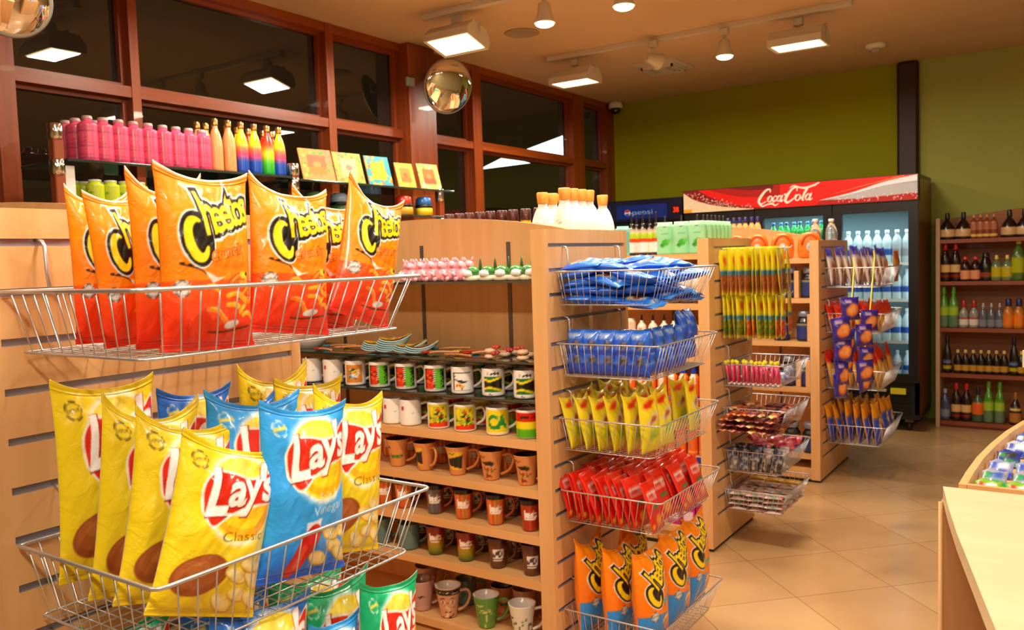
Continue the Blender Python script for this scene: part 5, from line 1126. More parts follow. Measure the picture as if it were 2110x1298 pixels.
J = [(1669, 1.149, 'beside the upper wooden block'), (1628, 1.149, 'second on its shelf behind the candy packs'), (1658, .877, 'under the blue jar, beside the wooden board'), (1610, .877, 'on the shelf behind the lower candy packs'), (1664, .589, 'above the chocolate bars'), (1625, .589, 'behind the pink stick basket'), (1668, .169, 'on the bottom shelf'), (1630, .169, 'on the bottom shelf behind the clear packs'), (1660, .36, 'x')]
for u, z, l in J[:8]: place(jr, (ux(u, 5.42, 600), 5.42, z+.0005), 'dark jar with a blue label '+l, rz=.4, scale=1.2)
b = MB(); b.bbox((-.015, -.1, 0), (.015, .1, .17), MAPLE, .003); wb = b.build('wooden_block'); wb['category'] = 'wooden board'
for u, z, l in ((1650, 1.149, 'beside the blue jar on the second shelf'), (1676, .877, 'beside the jar on the third shelf'), (1652, .589, 'on the fourth shelf above the chocolate bars'), (1672, .589, 'beside the fourth shelf jar')): place(wb, (ux(u, 5.46, 600), 5.46, z+.0005), 'upright maple board standing '+l, 'upright maple boards')
bv = bottle('purple_cap_bottle', .135, .022, .012, .7, (.014, .035, '2a2460', .9), bcan(.135, bg='e8a860', hard=[(.3, .7, 'f0d8b8')]), 'bottle')
row(bv, [(ux(u, 5.82, 465), 5.82) for u in (1500, 1512, 1524, 1536, 1549, 1561)], ['bottle with a dark purple cap behind the arched board, %s along' % ORD[k] for k in range(6)], 'purple capped bottles behind the arched board', 1.51, s=1.05)
b = MB(); b.box((-2.93, 5.67, 1.48), (-1.41, 6.06, 1.505), MAPLEX); tag(b.build('loose_shelf_board'), 'maple board forming the far side top of the last gondola', 'shelf')
CLEARP = mat('clear_plastic', 'e8ecec', .08, trans=.85, coat=.5)
bq = bottle('clear_bottle', .115, .034, .012, .35, (.0165, .014, 'e8dcd8', 1.), bcan(.115, bg='e8ecee'), 'bottle', m=CLEARP)
row(bq, [(P(1680, 480, 'y', 5.74).x, 5.74), (P(1713, 480, 'y', 5.86).x, 5.86)], ['clear plastic bottle with a white cap, above the orange packages', 'clear plastic bottle with a white cap, above the slatted end of the last gondola'], 'clear bottles', 1.506, s=1.1)
# ================================================================ WALL DISPLAY BY THE WINDOWS
XD = -3.5
def upright(name, u, v, label, ztop):
    p = P(u, v, 'x', XD); r = empty(name, (XD, p.y, 0), label, 'display post')
    b = MB(); b.bbox((-.022, -.022, 0), (.022, .022, ztop), MAHOG, .004); b.build('post', r)
    for z in (ztop-.01, 1.905, 1.72, 1.0):
        b = MB(); b.lathe([(.027, 0), (.03, .006), (.03, .06), (.027, .066)], mat('chrome', 'dcdcdc', .12, 1.), 20, c=(0, 0, z-.05)); b.build('collar', r)
    return p.y
ya = upright('display_post', 118, 340, 'wooden display post with chrome collars beside the pink flasks', 2.06)
yb = upright('display_post', 906, 410, 'wooden display post with chrome collars at the end of the picture frame shelf', 1.9)
ym = upright('display_post', 604, 350, 'slim wooden display post between the rainbow bottles and the picture frames', 1.99)
for nm, y0, y1, z in (('upper dark glass shelf carrying the pink flasks', ya+.03, ym-.03, 1.925), ('lower dark glass shelf carrying the green cans', ya+.03, ym-.03, 1.715), ('dark glass shelf carrying the picture frames', ym+.03, yb+.12, 1.915), ('dark glass shelf under the picture frames', ym+.03, yb+.12, 1.745)):
    b = MB(); b.bbox((-3.86, y0, z-.012), (XD+.03, y1, z), GLASSEDGE, .002); tag(b.build('glass_shelf'), nm, 'shelf')
b = MB(); b.box((-3.865, ya-.03, .0), (-3.845, yb+.12, 1.6), MAHOGY); tag(b.build('mahogany_board'), 'low mahogany back board of the display in front of the windows', 'board')
def d_pink(c, h):
    c.vgrad([(0, 'e0486c'), (1, 'ee5c84')])
    for k in range(10): c.rect(0, h*(.06+.09*k), 6.3, h*(.06+.09*k)+.05, 'a8305c')
    r = random.Random(2)
    for k in range(9):
        for q in range(9): c.ell(.35+.7*q, h*(.1+.09*k), .12, .06, 'c83c68')
fk = bottle('pink_flask', .17, .0375, .02, .86, (.021, .012, 'b89c98', .9), bcan(.17, bg='ee5c84', fn=d_pink), 'flask')
pts = [(XD-.03, P(u, 340, 'x', XD-.03).y) for u in (185, 217, 249, 279, 309, 339, 366, 392, 419)]
row(fk, pts, ['pink printed steel flask, %s in the front row of the window display' % ORD[k] for k in range(9)], 'pink printed flasks', 1.925, s=1.06)
pts = [(x, P(u, 335, 'x', x).y) for u, x in ((160, XD-.12), (140, XD-.2), (168, XD-.2), (200, XD-.12))]
row(fk, pts, ['pink printed steel flask behind the front row, %s' % l for l in ('next to the chrome collar', 'deepest by the post', 'deep in the corner', 'between the first two')], 'pink printed flasks', 1.925, s=1.06)
def swell(stops, bg): return bottle('rainbow_bottle' if len(stops) > 2 else 'peach_bottle', .225, .034, .0135, .5, (.0165, .032, 'b8884c', .95), bcan(.225, stops, bg), 'bottle', capm=mat('copper_cap', 'c89858', .2, .9))
s1 = swell([(0, 'd88c54'), (1, 'dc9460')], 'd88c54'); s2 = swell([(0, '0c3ca0'), (.26, '1c4cb0'), (.42, 'e8406c'), (.58, 'f07c3c'), (.66, 'f8d41c'), (1, 'f8dc20')], 'f8dc20'); s3_ = swell([(0, '0c8c2c'), (.25, '3cb02c'), (.5, 'e8d020'), (.7, 'e8341c'), (1, 'e8301c')], 'e8301c')
for pr, us, nm in ((s1, (447, 474), 'peach'), (s2, (500, 527, 577), 'yellow pink and blue'), (s3_, (553,), 'red yellow and green')):
    row(pr, [(XD-.03, P(u, 350, 'x', XD-.03).y) for u in us], ['%s bottle with a copper cap, %s of its colours in front' % (nm, ORD[k]) for k in range(len(us))], 'bottles with copper caps', 1.925)
for pr, us, nm in ((s1, (410, 428, 445, 470), 'peach'), (s2, (492, 575), 'yellow pink and blue'), (s3_, (515, 545, 562), 'red yellow and green')):
    row(pr, [(XD-.17, P(u, 345, 'x', XD-.17).y) for u in us], ['%s bottle with a copper cap in the back, %s of its colours' % (nm, ORD[k]) for k in range(len(us))], 'bottles with copper caps', 1.925)
gc = bottle('green_can', .118, .034, .024, .86, (.025, .006, 'c8ccc0', .95), bcan(.118, [(0, 'a8b81c'), (1, 'bccc2c')], fn=lambda c, h: ink_blob(c, 3.14, h*.45, .7, ['3c7c24', '6c9c1c'], 26, 4)), 'can')
row(gc, [(XD-.03, P(u, 400, 'x', XD-.03).y) for u in (197, 229, 258, 288)]+[(XD-.13, P(u, 400, 'x', XD-.13).y) for u in (150, 175, 205)], ['lime green can under the pink flasks, %s' % l for l in ('first in the front rank', 'second in the front rank', 'third in the front rank', 'fourth in the front rank', 'first in the back rank', 'second in the back rank', 'third in the back rank')], 'lime green cans', 1.715, s=1.08)
# picture frames leaning on the shelf
def pframe(name, w, h, cols, inner, seed):
    r = empty(name, (0, 0, 0), '', 'picture frame', 'painted picture frames')
    c = Canvas(w, h, 500, cols[0]); rr = random.Random(seed)
    for _ in range(60): c.ell(w*rr.random(), h*rr.random(), .012, .009, rr.choice(cols), rr.random()*3)
    c.rect(w*.22, h*.2, w*.78, h*.8, inner[0]); c.rect(w*.22, h*.2, w*.78, h*.42, inner[1]); c.ell(w*.5, h*.5, w*.12, h*.1, inner[2]); c.blur(1)
    obj('painted_face', grid_mesh('face', lambda U, V: ((U-.5)*w, U*0-.0105, V*h), c, MATTE, 36, 30), r)
    b = MB(); b.bbox((-w/2, -.01, 0), (w/2, .0, h), mat('frame_wood', 'c89448', .5), .002); b.build('frame', r)
    b = MB(); b.tube([(0, .0, h*.7), (0, .06, .0)], .004, mat('frame_wood', 'c89448', .5), 6); b.build('easel_leg', r)
    return r
FR = [(661, 700, 'd8a040', ['e89048', 'd8b83c', '4c9c34', 'e87c5c'], ('e8643c', 'd87c24', 'f0903c'), .175, .15, 'orange frame with green corners'), (726, 0, '', ['a8a83c', 'd8b04c', 'c87c3c', '5c9c4c'], ('f0cc90', 'e8bc80', 'a87c6c'), .165, .15, 'olive flowered frame with a cream centre'), (787, 0, '', ['2c9cb0', 'e8b03c', 'e06c3c', 'd8c840'], ('f8d80c', 'f4cc10', 'e8b820'), .15, .15, 'blue edged frame with a yellow centre'), (841, 0, '', ['d8a83c', 'e0b84c', 'a8a03c'], ('e07c34', 'd86c2c', 'c85c24'), .12, .13, 'small orange frame'), (890, 0, '', ['e8b860', 'd89c50', '5c8c5c', 'e8d0b0'], ('e8642c', 'e0502c', 'e87c3c'), .15, .14, 'sand coloured frame with an orange centre')]
for i, (u, _, __, cols, inn, w_, h_, l) in enumerate(FR):
    r = pframe('picture_frame', w_*1.22, h_*1.22, cols, inn, i); y = P(u, 370, 'x', XD).y; r.location = (XD-.01, y, 1.916); r.rotation_euler = (-.28, 0, PI/2-.12); r['label'] = l+' leaning on the display shelf'
for i, (u, x_, c1, c2, l) in enumerate([(873, XD-.02, 'e0c01c', '2c6cb8', 'squat yellow jar with a blue picture lid, near the display post'), (832, XD-.02, 'c8a02c', 'd83c1c', 'squat dark jar with a red lid, beside the yellow jar'), (700, XD-.1, '2c5c34', '8ca8c8', 'snow globe on the shelf under the frames'), (650, XD-.1, '2c6c34', '5c8c4c', 'green ornament on the shelf under the frames')]):
    r = empty('display_jar', (x_, P(u, 430, 'x', x_).y, 1.7455), l, 'jar')
    b = MB(); b.lathe([(.05, 0), (.058, .004), (.058, .045), (.05, .05)], mat('jar_'+c1, c1, .35, coat=.3), 24); b.lathe([(.052, .049), (.056, .052), (.056, .065), (.05, .068)], BLACK, 24); b.build('body', r)
    b = MB(); b.lathe([(.048, .067), (.052, .07), (.048, .108), (.03, .12)], mat('jarlid_'+c2, c2, .3, coat=.4), 24); b.build('lid', r)
b = MB(); b.bbox((XD-.02, P(150, 375, 'x', XD).y-.03, 1.727), (XD-.015, P(150, 375, 'x', XD).y+.02, 1.9), WHITEP, .001); tag(b.build('price_card'), 'white card standing beside the display post under the pink flasks', 'card')
# ================================================================ COOLERS
def cooler(name, x0, x1, y0, y1, ztop, side, label, ndoor, header, wz, shelves, lit):
    r = empty(name, ((x0+x1)/2, (y0+y1)/2, 0), label, 'drinks cooler'); L = r.location.copy()
    def part(n, b, par=r): b.v = [tuple(Vector(v)-L) for v in b.v]; return b.build(n, par)
    dark = mat('cooler_black', '121214', .35); inn = mat('cooler_inside', '7c9498', .5)
    b = MB(); b.box((x0, y1-.03, .1), (x1, y1, ztop), dark); b.box((x0, y0+.05, ztop-.03), (x1, y1-.03, ztop), dark); b.box((x0, y0+.05, .1), (x1, y1-.03, .14), dark)
    b.box((x0, y0+.05, .14), (x0+.03, y1-.03, ztop-.03), side); b.box((x1-.03, y0+.02, .14), (x1, y1-.03, ztop-.03), side)
    b.box((x0+.03, y1-.045, .42), (x1-.03, y1-.03, ztop-.2), inn); b.box((x0+.03, y0+.07, .40), (x1-.03, y1-.045, .42), inn); b.box((x0+.03, y0+.07, ztop-.24), (x1-.03, y1-.045, ztop-.22), inn)
    part('body', b)
    b = MB(); b.box((x0, y0+.02, .1), (x1, y0+.05, .40), dark)
    for k in range(8): b.box((x0+.06, y0+.012, .14+.03*k), (x1-.06, y0+.02, .152+.03*k), dark)
    part('grille', b)
    W = (x1-x0)/ndoor
    for k in range(ndoor):
        a, c = x0+W*k, x0+W*(k+1); b = MB(); q = .072; z0, z1 = wz
        b.box((a+.004, y0, .39), (a+q, y0+.05, ztop-.2), dark); b.box((c-q, y0, .39), (c-.004, y0+.05, ztop-.2), dark); b.box((a+q, y0, .39), (c-q, y0+.05, z0), dark); b.box((a+q, y0, z1), (c-q, y0+.05, ztop-.2), dark)
        d = part('door', b)
        g = MB(); g.box((a+q, y0+.02, z0), (c-q, y0+.028, z1), CLEAR); g.mi(GLS); g.m[2] = 1; part('glass_pane', g, d)
        h = MB(); h.tube([(a+.03, y0, .75), (a+.03, y0-.03, .77), (a+.03, y0-.03, 1.1), (a+.03, y0, 1.12)], .008, DSTEEL, 8); part('door_handle', h, d)
    for z in shelves:
        b = MB()
        for k in range(int((x1-x0-.08)/.05)): b.tube([(x0+.05+.05*k, y0+.08, z-.004), (x0+.05+.05*k, y1-.05, z-.004)], .0025, WHITEP, 5)
        b.box((x0+.03, y0+.075, z-.012), (x1-.03, y0+.083, z+.012), WHITEP); b.box((x0+.03, y1-.06, z-.006), (x1-.03, y1-.05, z), WHITEP); part('wire_shelf', b)
    if lit:
        for k in range(1, ndoor+1):
            xx = x0+W*k-.045; b = MB(); b.box((xx, y0+.055, .5), (xx+.012, y0+.067, ztop-.28), mat('cool_led', 'e8f4ff', .4, emit=8, ecol='dcf0ff')); part('led_strip', b)
            Lt = bpy.data.lights.new('cooler', 'AREA'); Lt.shape = 'RECTANGLE'; Lt.size = .5; Lt.size_y = .1; Lt.energy = 4.2; Lt.color = (.78, .92, 1)
            lo = bpy.data.objects.new('cooler_light', Lt); col.objects.link(lo); lo.parent = r; lo.location = Vector((xx+.045-W/2, y0+.14, ztop-.245))-L
    for sx in (x0+.08, x1-.08):
        for sy in (y0+.1, y1-.1):
            b = MB(); b.tube([(sx-.015, sy, .04), (sx+.015, sy, .04)], .04, BLACK, 16); b.box((sx-.03, sy-.03, .07), (sx+.03, sy+.03, .1), DSTEEL); part('caster', b)
    hd = MB(); hd.box((x0, y0-.012, ztop-.2), (x1, y0+.06, ztop), dark); part('header_box', hd)
    hw, hh = (x1-x0)-.012, .19
    me = grid_mesh('header', lambda U, V: (x0+.006+U*hw-L.x, U*0+y0-.014-L.y, ztop-.195+V*hh-L.z), header(hw, hh), HEADM, int(hw*300), int(hh*300)); obj('header_sign', me, r)
    return r
GLS = thin_glass('cooler_glass', 'e4f0f0', 1.25)
HEADM = printed('backlit_print', .3, coat=.3); n_, l_, b_ = nodes(HEADM)
at_ = [q for q in n_ if q.bl_idname == 'ShaderNodeAttribute'][0]; l_.new(at_.outputs['Color'], b_.inputs['Emission Color']); b_.inputs['Emission Strength'].default_value = .35
def coke(w, h):
    c = Canvas(w, h, 900, 'dc140c'); r = random.Random(3)
    c.poly([(0, h), (0, 0), (w*.42, 0), (w*.30, h*.12), (w*.2, h*.35), (w*.12, h*.7), (w*.07, h)], '7c1410')
    for _ in range(160):
        t = r.random(); x = w*(.01+.30*t+r.uniform(-.02, .05)); y = h*(.92-.85*t**.7+r.uniform(-.2, .1)); c.ell(x, y, .004, .004, r.choice(['f0e0c8', 'd8a890', 'b85040']))
    c.poly(spline([(0, h*.92), (w*.05, h*.6), (w*.12, h*.35), (w*.2, h*.18), (w*.33, h*.02)])+[(w*.33, 0), (0, 0)], 'e2c49a')
    for _ in range(60): c.ell(w*.2*r.random(), h*.5*r.random(), .004, .003, r.choice(['f0dcc0', 'c8a070', 'e8d0a8']))
    c.rect(0, 0, w*.04, h*.16, 'e0981c')
    c.poly(spline([(w*.12, h), (w*.2, h*.75), (w*.3, h*.55), (w*.45, h*.5)])+[(w*.45, h)], 'a8100c'); c.poly(spline([(w*.2, h*1.02), (w*.3, h*.85), (w*.42, h*.82)])+[(w*.42, h*1.02)], '70100c')
    c.poly(spline([(w*.62, h*.2), (w*.75, h*.42), (w*.88, h*.66), (w, h*.9)])+[(w, h*.2), (w*.85, h*.22), (w*.7, h*.12)], 'a8a09c')
    for k in range(60):
        for q in range(14):
            x, y = w*(.68+.0054*k), h*(.2+.035*q)
            if y < h*(.25+.6*(x/w-.66)/.34) : c.ell(x, y, .0022, .0022, 'e0dcd8')
    c.poly(spline([(w*.62, h*.2), (w*.8, h*.18), (w, h*.28)])+[(w, 0), (w*.6, 0)], 'b01410')
    for _ in range(50): c.ell(w*r.uniform(.68, 1), h*r.uniform(.05, .3), .004, .004, 'f0d8d0')
    c.stroke([(w*.62, h*.2), (w*.75, h*.42), (w*.88, h*.72), (w*1.01, h*.88)], [.004, .012, .03, .05], 'e8e2de'); c.stroke([(w*.66, h*.4), (w*.8, h*.7), (w*.95, h*.98)], [.002, .008, .012], 'e8701c')
    X, Y, Sx, Sy = w*.345, h*.14, w*.27, h*2.05
    def T(p): return [(X+(x+y*.22)*Sx, Y+y*Sy) for x, y in p]
    CR = 'f2dcc4'
    def st_(p, a): c.stroke(T(p), a, CR)
    t_ = .0125
    st_([(.17, .27), (.15, .33), (.09, .31), (.03, .18), (.02, .08), (.07, .03), (.14, .08)], [t_*.6, t_, t_*1.5, t_*1.9, t_*1.6, t_, t_*.5]); st_([(.04, .04), (.10, -.02), (.17, .01), (.25, .025), (.31, -.015), (.36, .02)], [t_*1.3, t_, t_*.9, t_*1.3, t_, t_*.3])
    def o_(x, y, rx, ry): st_([(x+rx*math.cos(a), y+ry*math.sin(a)) for a in [k*PI/4+1.2 for k in range(9)]], [t_*.6, t_*1.3, t_*.6, t_*1.2, t_*.6])
    o_(.195, .125, .032, .06); st_([(.30, .165), (.275, .185), (.245, .13), (.26, .07), (.30, .09)], [t_*.7, t_*.7, t_*1.3, t_]); o_(.345, .125, .03, .058); st_([(.385, .18), (.378, .1), (.39, .06), (.41, .08)], t_*1.1)
    st_([(.425, .2), (.44, .2)], t_*1.5)
    st_([(.60, .26), (.585, .33), (.52, .31), (.465, .18), (.455, .08), (.50, .03), (.58, .1), (.60, .18)], [t_*.6, t_, t_*1.6, t_*2.0, t_*1.6, t_, t_*.6]); st_([(.47, .33), (.53, .37), (.62, .33), (.72, .31), (.82, .34), (.92, .40), (.86, .33)], [t_*.4, t_, t_*1.1, t_*1.5, t_*1.2, t_*.5, t_*.4])
    o_(.645, .12, .036, .062); st_([(.70, .1), (.75, .22), (.765, .3), (.75, .32), (.73, .2), (.725, .08), (.75, .055)], [t_*.5, t_*.6, t_*.7, t_*.9, t_*1.4, t_*1.3, t_*.5]); o_(.80, .12, .032, .06); st_([(.842, .18), (.835, .09), (.85, .055), (.88, .085)], [t_*1.2, t_*1.2, t_*.5])
    c.blur(2); return c
def pepsi(w, h):
    c = Canvas(w, h, 600, '0a1028'); c.rect(w*.36, h*.12, w*.86, h*.78, '0c2468'); c.rect(0, h*.12, w*.3, h*.78, '0a1c50')
    x, y = w*.47, h*.42; c.ell(x, y, .03, .03, 'c8c0c8'); c.poly([(x-.028, y+.008), (x, y+.002), (x+.026, y+.014), (x+.012, y+.028), (x-.014, y+.027)], 'b01c24'); c.poly([(x-.027, y-.01), (x+.02, y-.004), (x+.012, y-.027), (x-.012, y-.028)], '1c3c9c')
    c.text('pepsi', w*.62, h*.32, h*.24, '6c8cb8', w*.2, 0, 0, .01); c.text('pepsi', w*.16, h*.32, h*.22, '4c6c98', w*.17)
    c.rect(w*.91, h*.28, w*.985, h*.62, '1c0406'); c.text('38', w*.947, h*.33, h*.24, 'ff3a1c', w*.05, bold=.05); c.blur(1); return c
SIDER = mat('cooler_side', '6c2418', .35, coat=.3)
CK = cooler('soda_cooler', -2.957, -1.06, 7.1, 7.72, 2.0, SIDER, 'three door drinks cooler with a red lit header', 3, coke, (.455, 1.72), (.70, 1.03, 1.315), True)
PC = cooler('blue_cooler', -3.99, -2.975, 7.12, 7.72, 1.955, mat('cooler_side2', '0c0e18', .4), 'dark drinks cooler with a blue header and red digits, in the corner', 2, pepsi, (.455, 1.66), (.70, 1.03), False)
b = MB(); b.box((-1.26, 7.086, .30), (-1.15, 7.112, .345), mat('sticker_yellow', 'c8b818', .5)); b.box((-1.36, 7.086, .315), (-1.29, 7.112, .335), mat('sticker_pale', 'a8a080', .5)); b.v = [tuple(Vector(v)-CK.location) for v in b.v]; b.build('rating_sticker', CK)
WAT = mat('water_clear', 'd0e4ec', .1, trans=.55, coat=.6)
wt = bottle('water_bottle', .2, .032, .0125, .62, (.0145, .02, 'd8ecf4', .95), bcan(.2, bg='cfe6ee', hard=[(.3, .5, '2c5cb8')]), 'bottle', m=printed('water_print', .15, coat=.6))
wt2 = bottle('clear_soda_bottle', .2, .032, .0125, .62, (.0145, .02, 'e0e4e4', .95), bcan(.2, bg='b8c4c8', hard=[(.25, .5, '9c9ca4')]), 'bottle', m=_M['water_print'])
for s_, (z, s) in enumerate(((1.316, 1.22), (1.031, 1.1), (.701, 1.2), (.421, .95))):
    for i in range(7):
        place(wt if (i < 5 or s_ > 0) else wt2, (-1.60+.073*i, 7.24, z), ('water bottle with a blue band' if (i < 5 or s_ > 0) else 'clear soda bottle')+' behind the end cooler door, %s shelf, %s along' % (ORD[s_], ORD[i]), 'bottles behind the end cooler door', scale=s)
sg = bottle('green_soda_bottle', .21, .032, .0125, .62, (.0145, .02, '0c5c7c', .95), bcan(.21, bg='16a03c', hard=[(.0, .55, '0c6c2c'), (.12, .4, 'd0e8d0')]), 'bottle', m=_M['water_print'])
for i in range(9): place(sg, (-2.20+.055*i, 7.22+.03*(i % 2), 1.436), 'green soda bottle with a dark blue cap behind the middle cooler door, %s along' % ORD[i], 'green soda bottles behind the middle cooler door', scale=1.08)
b = MB(); b.box((-2.32, 7.175, 1.425), (-1.70, 7.66, 1.435), WHITEP); b.v = [tuple(Vector(v)-CK.location) for v in b.v]; b.build('wire_shelf', CK)
for s_, z in enumerate((1.031, .701)):
    for i in range(7): place(sg if s_ else wt, (-2.21+.073*i, 7.24, z), '%s bottle low behind the middle cooler door, %s along' % (['water', 'green soda'][s_], ORD[i]), 'lower bottles behind the middle cooler door', scale=1.1)
co = bottle('cola_bottle', .21, .032, .0125, .62, (.0145, .02, 'b01c14', .95), bcan(.21, bg='241008', hard=[(.25, .5, 'b81c14')]), 'bottle')
for i in range(7): place(co, (-2.85+.073*i, 7.24, 1.316), 'cola bottle behind the first cooler door, %s from the blue cooler' % ORD[i], 'cola bottles behind the first cooler door', scale=1.2)
# ================================================================ LIQUOR SHELVES
XL, YL = -.985, 7.43
r = empty('liquor_shelving', (0, 7.6, 0), 'dark wooden liquor shelving with a pale side board, along the sage wall', 'shelving'); L = r.location.copy()
def lp(n, b): b.v = [tuple(Vector(v)-L) for v in b.v]; return b.build(n, r)
b = MB(); b.box((XL, YL, 0), (XL+.028, YL+.35, 1.66), mat('pale_board', 'c8a888', .5)); lp('side_board', b)
b = MB(); b.box((1.25, YL, 0), (1.28, YL+.35, 1.66), DARKRED); lp('side_board', b)
b = MB(); b.prism([(XL+.028, 0)]+[(XL+.028+(1.25-XL-.028)*k/16, 1.66+.09*math.sin(PI*k/16)) for k in range(17)]+[(1.25, 0)], .02, wood('bar_back', '9c6038', 'a86a40', .5, 'x'), Matrix.Translation((0, YL+.33, 0))); b.f[-19:] ; lp('back_board', b)
for z in (.053, .434, .796, 1.163, 1.493): b = MB(); b.box((XL+.028, YL+.005, z-.03), (1.25, YL+.33, z), DARKRED); lp('shelf', b)
b = MB(); b.box((XL+.028, YL+.03, 0), (1.25, YL+.05, .023), DARKRED); lp('plinth', b)
def liq(name, H, r_, rn, zs, cap, bg, hard, **k): return bottle(name, H, r_, rn, zs, cap, bcan(H, bg=bg, hard=hard), 'liquor bottle', m=_M['water_print'] if k.pop('clear', 0) else None, **k)
Lq = {'bulb': liq('round_dark_bottle', .17, .062, .016, .3, (.019, .05, '1c1420', .9), '1c0c08', [(.12, .5, 'd0a878')]), 'mini': liq('small_amber_bottle', .15, .026, .008, .7, (.01, .02, 'c88c4c', .9), '8c3c1c', [(.08, .2, 'e0c060'), (.4, .8, 'b06c50')]),
    'rtall': liq('tall_red_cap_bottle', .23, .034, .013, .62, (.0165, .05, 'b01420', .95), '24100c', [(.14, .22, '8c1c14'), (.28, .52, 'd8b070')]), 'rshort': liq('short_red_cap_bottle', .155, .034, .012, .6, (.02, .022, 'c02c1c', .9), '2c1208', [(.1, .5, 'e09468')]),
    'rdark': liq('dark_round_neck_bottle', .17, .04, .024, .5, (.026, .03, '241c1c', .8), '140c0c', [(.15, .35, '8c3c2c')]), 'yel': liq('yellow_label_bottle', .155, .036, .012, .6, (.013, .026, 'e0c860', .9), '6c7c58', [(.18, .62, 'c0b020')], clear=1),
    'ytall': liq('tall_yellow_cap_bottle', .26, .044, .014, .6, (.018, .04, 'd8c040', .95), '4c6c30', [(.2, .6, 'a8b018')], clear=1), 'grn': liq('green_neck_bottle', .25, .034, .013, .5, (.0145, .05, '5c9c28', .9), '5c7c5c', [(.35, .62, '9cc030'), (.62, 1., '4c8c24')], clear=1),
    'rwht': liq('clear_red_cap_bottle', .15, .032, .012, .6, (.015, .05, 'a8241c', .9), '8c8c84', [(.15, .5, 'd8d0c8'), (.4, .5, 'b03c2c')], clear=1), 'clr': liq('clear_slim_bottle', .15, .028, .008, .5, (.009, .03, 'b0b0b0', .7), '5c6070', [(.1, .4, '7c8090')], clear=1),
    'org': liq('orange_label_bottle', .16, .036, .016, .6, (.02, .05, '1c2454', .9), 'b8701c', [(.15, .6, 'e0781c')]), 'dkyl': liq('dark_tall_bottle', .22, .03, .012, .5, (.014, .05, '14141c', .9), '140f10', [(.12, .26, 'b0a018'), (.32, .42, '5c74a0')]),
    'ydot': liq('dark_yellow_label_bottle', .15, .027, .01, .55, (.012, .022, 'c8b060', .9), '18100c', [(.12, .42, 'b88c34')]), 'blu': liq('blue_clear_bottle', .2, .036, .012, .6, (.013, .03, '9c9cb0', .9), '3c4468', [(.15, .4, '7c84a0')], clear=1), 'gold': liq('gold_label_bottle', .18, .04, .012, .4, (.013, .05, '9c5c30', .9), '180c08', [(.1, .45, 'a86c30'), (.55, .66, 'd8b060')]),
    'orl': liq('orange_panel_bottle', .2, .04, .012, .55, (.013, .05, '1c1c3c', .9), '3c5c3c', [(.3, .7, 'e06418')])}
RW = [(1.493, 'top', [('bulb', 1952), ('bulb', 1985), ('mini', 2006), ('mini', 2020), ('mini', 2033), ('mini', 2047), ('bulb', 2079), ('bulb', 2110)]),
    (1.163, 'second', [('rtall', 1948), ('rtall', 1969), ('rshort', 1989), ('rshort', 2010), ('rdark', 2031), ('yel', 2053), ('yel', 2075), ('ytall', 2098)]),
    (.796, 'third', [('grn', 1945), ('grn', 1965), ('rwht', 1986), ('rwht', 2007), ('clr', 2026), ('clr', 2043), ('clr', 2060), ('org', 2078), ('org', 2100)]),
    (.434, 'fourth', [('dkyl', 1952), ('ydot', 1974), ('ydot', 1990), ('ydot', 2006), ('ydot', 2022), ('ydot', 2038), ('ydot', 2054), ('ydot', 2070), ('dkyl', 2090), ('ydot', 2106)]),
    (.053, 'lowest', [('blu', 1948), ('rtall', 1971), ('rtall', 1992), ('orl', 2016), ('grn', 2038), ('grn', 2061), ('gold', 2094)])]
for z, nm, lst in RW:
    for i, (k, u) in enumerate(lst):
        cnt = Lq[k].name.split('.')[0].replace('_', ' ')
        place(Lq[k], (P(u, 650, 'y', YL+.07).x, YL+.07, z+.0005), '%s on the %s liquor shelf, %s from the pale side board' % (cnt, nm, ORD[i]), 'liquor bottles on the %s shelf' % nm, scale=1.08 if k != 'bulb' else .95)
# ================================================================ TILL COUNTER
def Z_(pts, z): return [P(u, v, 'z', z) for u, v in pts]
ZT = 1.0
edge = Z_([(1943, 1002), (1954, 1045), (1972, 1100), (1993, 1152), (2021, 1222), (2052, 1298), (2085, 1370), (2130, 1460)], ZT)
r = empty('till_counter', (.4, 1.6, 0), 'pale maple till counter whose top ends in a curved leaf', 'counter'); L = r.location.copy()
top = [(p.x, p.y) for p in edge]+[(1.4, edge[-1].y), (1.4, edge[0].y+.02)]
b = MB(); n = len(top); b.add([(x, y, ZT-.028) for x, y in top]+[(x, y, ZT) for x, y in top], [tuple(range(n, 2*n)), tuple(range(n-1, -1, -1))]+[(i, (i+1) % n, n+(i+1) % n, n+i) for i in range(n)], wood('counter_top_wood', 'dcc8a0', 'e2d0aa', .35, 'x', coat=.3))
lp('counter_top', b)
b = MB(); b.bbox((edge[0].x-.004, edge[0].y+.0, 0), (1.4, edge[0].y+.02+.02, ZT-.029), mat('counter_front', 'b88458', .5), .002); lp('cabinet', b)
b = MB(); b.tube([(edge[0].x-.004, edge[0].y, .0), (edge[0].x-.004, edge[0].y, ZT-.03)], .004, MAPLE, 6); lp('edge_strip', b)
dl = Z_([(1975, 997), (1990, 972), (2012, 942), (2040, 914), (2072, 888), (2108, 866)], ZT)
r = empty('candy_display', (.3, 2.2, 0), 'curved maple candy display beyond the till counter top', 'display counter'); L = r.location.copy()
out = [(p.x, p.y) for p in dl]+[(dl[-1].x+.12, dl[-1].y+.35), (1.3, dl[-1].y+.4), (1.3, dl[0].y)]; n = len(out)
b = MB(); b.add([(x, y, 0) for x, y in out]+[(x, y, ZT-.03) for x, y in out], [tuple(range(n, 2*n)), tuple(range(n-1, -1, -1))]+[(i, (i+1) % n, n+(i+1) % n, n+i) for i in range(n)], MAPLE); lp('cabinet', b)
b = MB()
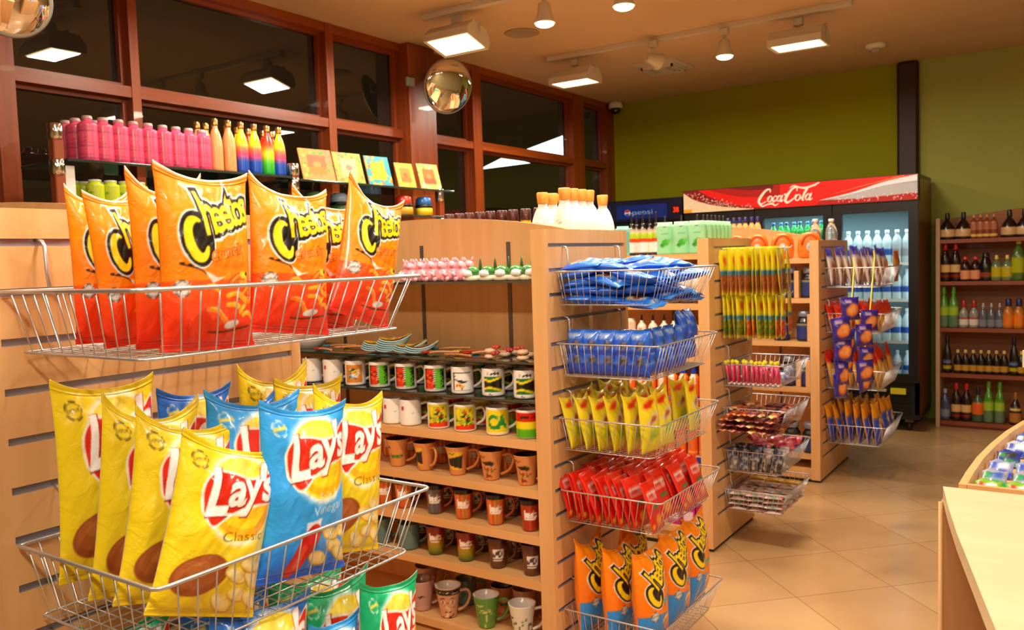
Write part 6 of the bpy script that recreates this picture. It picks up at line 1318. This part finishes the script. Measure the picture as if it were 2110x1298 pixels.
for i in range(len(dl)-1):
    a, c = dl[i], dl[i+1]; w_ = Vector((.014, 0, 0)); b.add([a+Vector((0, 0, -.03)), c+Vector((0, 0, -.03)), c+w_+Vector((0, 0, -.03)), a+w_+Vector((0, 0, -.03)), a, c, c+w_, a+w_], [(3, 2, 1, 0), (4, 5, 6, 7), (0, 1, 5, 4), (1, 2, 6, 5), (2, 3, 7, 6), (3, 0, 4, 7)], MAPLE)
b.box((dl[0].x+.0145, dl[0].y-.0, ZT-.03), (1.3, dl[0].y+.012, ZT), MAPLE); lp('rim', b)
for k, (y, c1, c2, c3, nm) in enumerate([(dl[0].y+.045, '7cb82c', 'd83424', 'e8e8e8', 'green and red'), (dl[0].y+.135, '9ca0b8', '1c9c4c', '2c5cb8', 'silver and green'), (dl[0].y+.225, '8c98c8', '2c4cc0', 'e0e4f0', 'silver and blue'), (dl[0].y+.33, '2438a0', '2c8c4c', '1c2c2c', 'deep blue'), (dl[0].y+.43, 'b8c4dc', '2c4cb0', 'e8ecf4', 'white and blue'), (dl[0].y+.53, '3c5cc0', 'e0e4f0', '1c2c2c', 'blue'), (dl[0].y+.63, 'a8b4dc', '3c54b8', 'f0f0f4', 'pale blue')]):
    ps = packets('gum_pack', [pillow('gum', .05, .075, .012, mini(c1, fn=lambda c, w, h: (c.rect(0, 0, w, h*.3, c2), c.ell(w*.3, h*.6, w*.2, h*.16, c2), c.ell(w*.62, h*.6, w*.24, h*.2, c3), c.blur(1)), w=.05, h=.075), c1, 10, 12, m=SHINYS)]); ps[0]['category'] = 'sweet pack'
    xl = min(p.x for p in dl if True) ; xs = np.interp(y, [p.y for p in dl], [p.x for p in dl])+.045
    for i in range(5): place(ps[0], (xs+.053*i, y-.035, ZT-.026), '%s sweet pack, %s display row, %s from the curved rim' % (nm, ORD[k], ORD[i]), '%s sweet packs in the candy display' % nm, rot=(-PI/2+.25, 0, rng.uniform(-.05, .05)))
p = P(2106, 866, 'y', dl[-1].y+.05); q = P(2104, 745, 'y', dl[-1].y+.05)
r = empty('sign_holder', (p.x+.03, p.y, ZT-.03), 'slim brass sign holder with a small cream card on the candy display', 'sign holder')
b = MB(); b.tube([(0, 0, 0), (0, 0, q.z-ZT+.03)], .003, mat('brass', 'c8a040', .3, .8), 8); b.lathe([(.03, 0), (.03, .006), (.004, .01)], mat('brass', 'c8a040', .3, .8), 18); b.build('stem', r)
b = MB(); b.bbox((-.03, -.003, q.z-ZT+.015), (.03, .003, q.z-ZT+.06), mat('cream_card', 'f0dcb4', .5), .001); b.build('card', r)

cy_ = bpy.context.scene.cycles
cy_.max_bounces = 6; cy_.diffuse_bounces = 4; cy_.glossy_bounces = 3; cy_.transmission_bounces = 4; cy_.transparent_max_bounces = 10
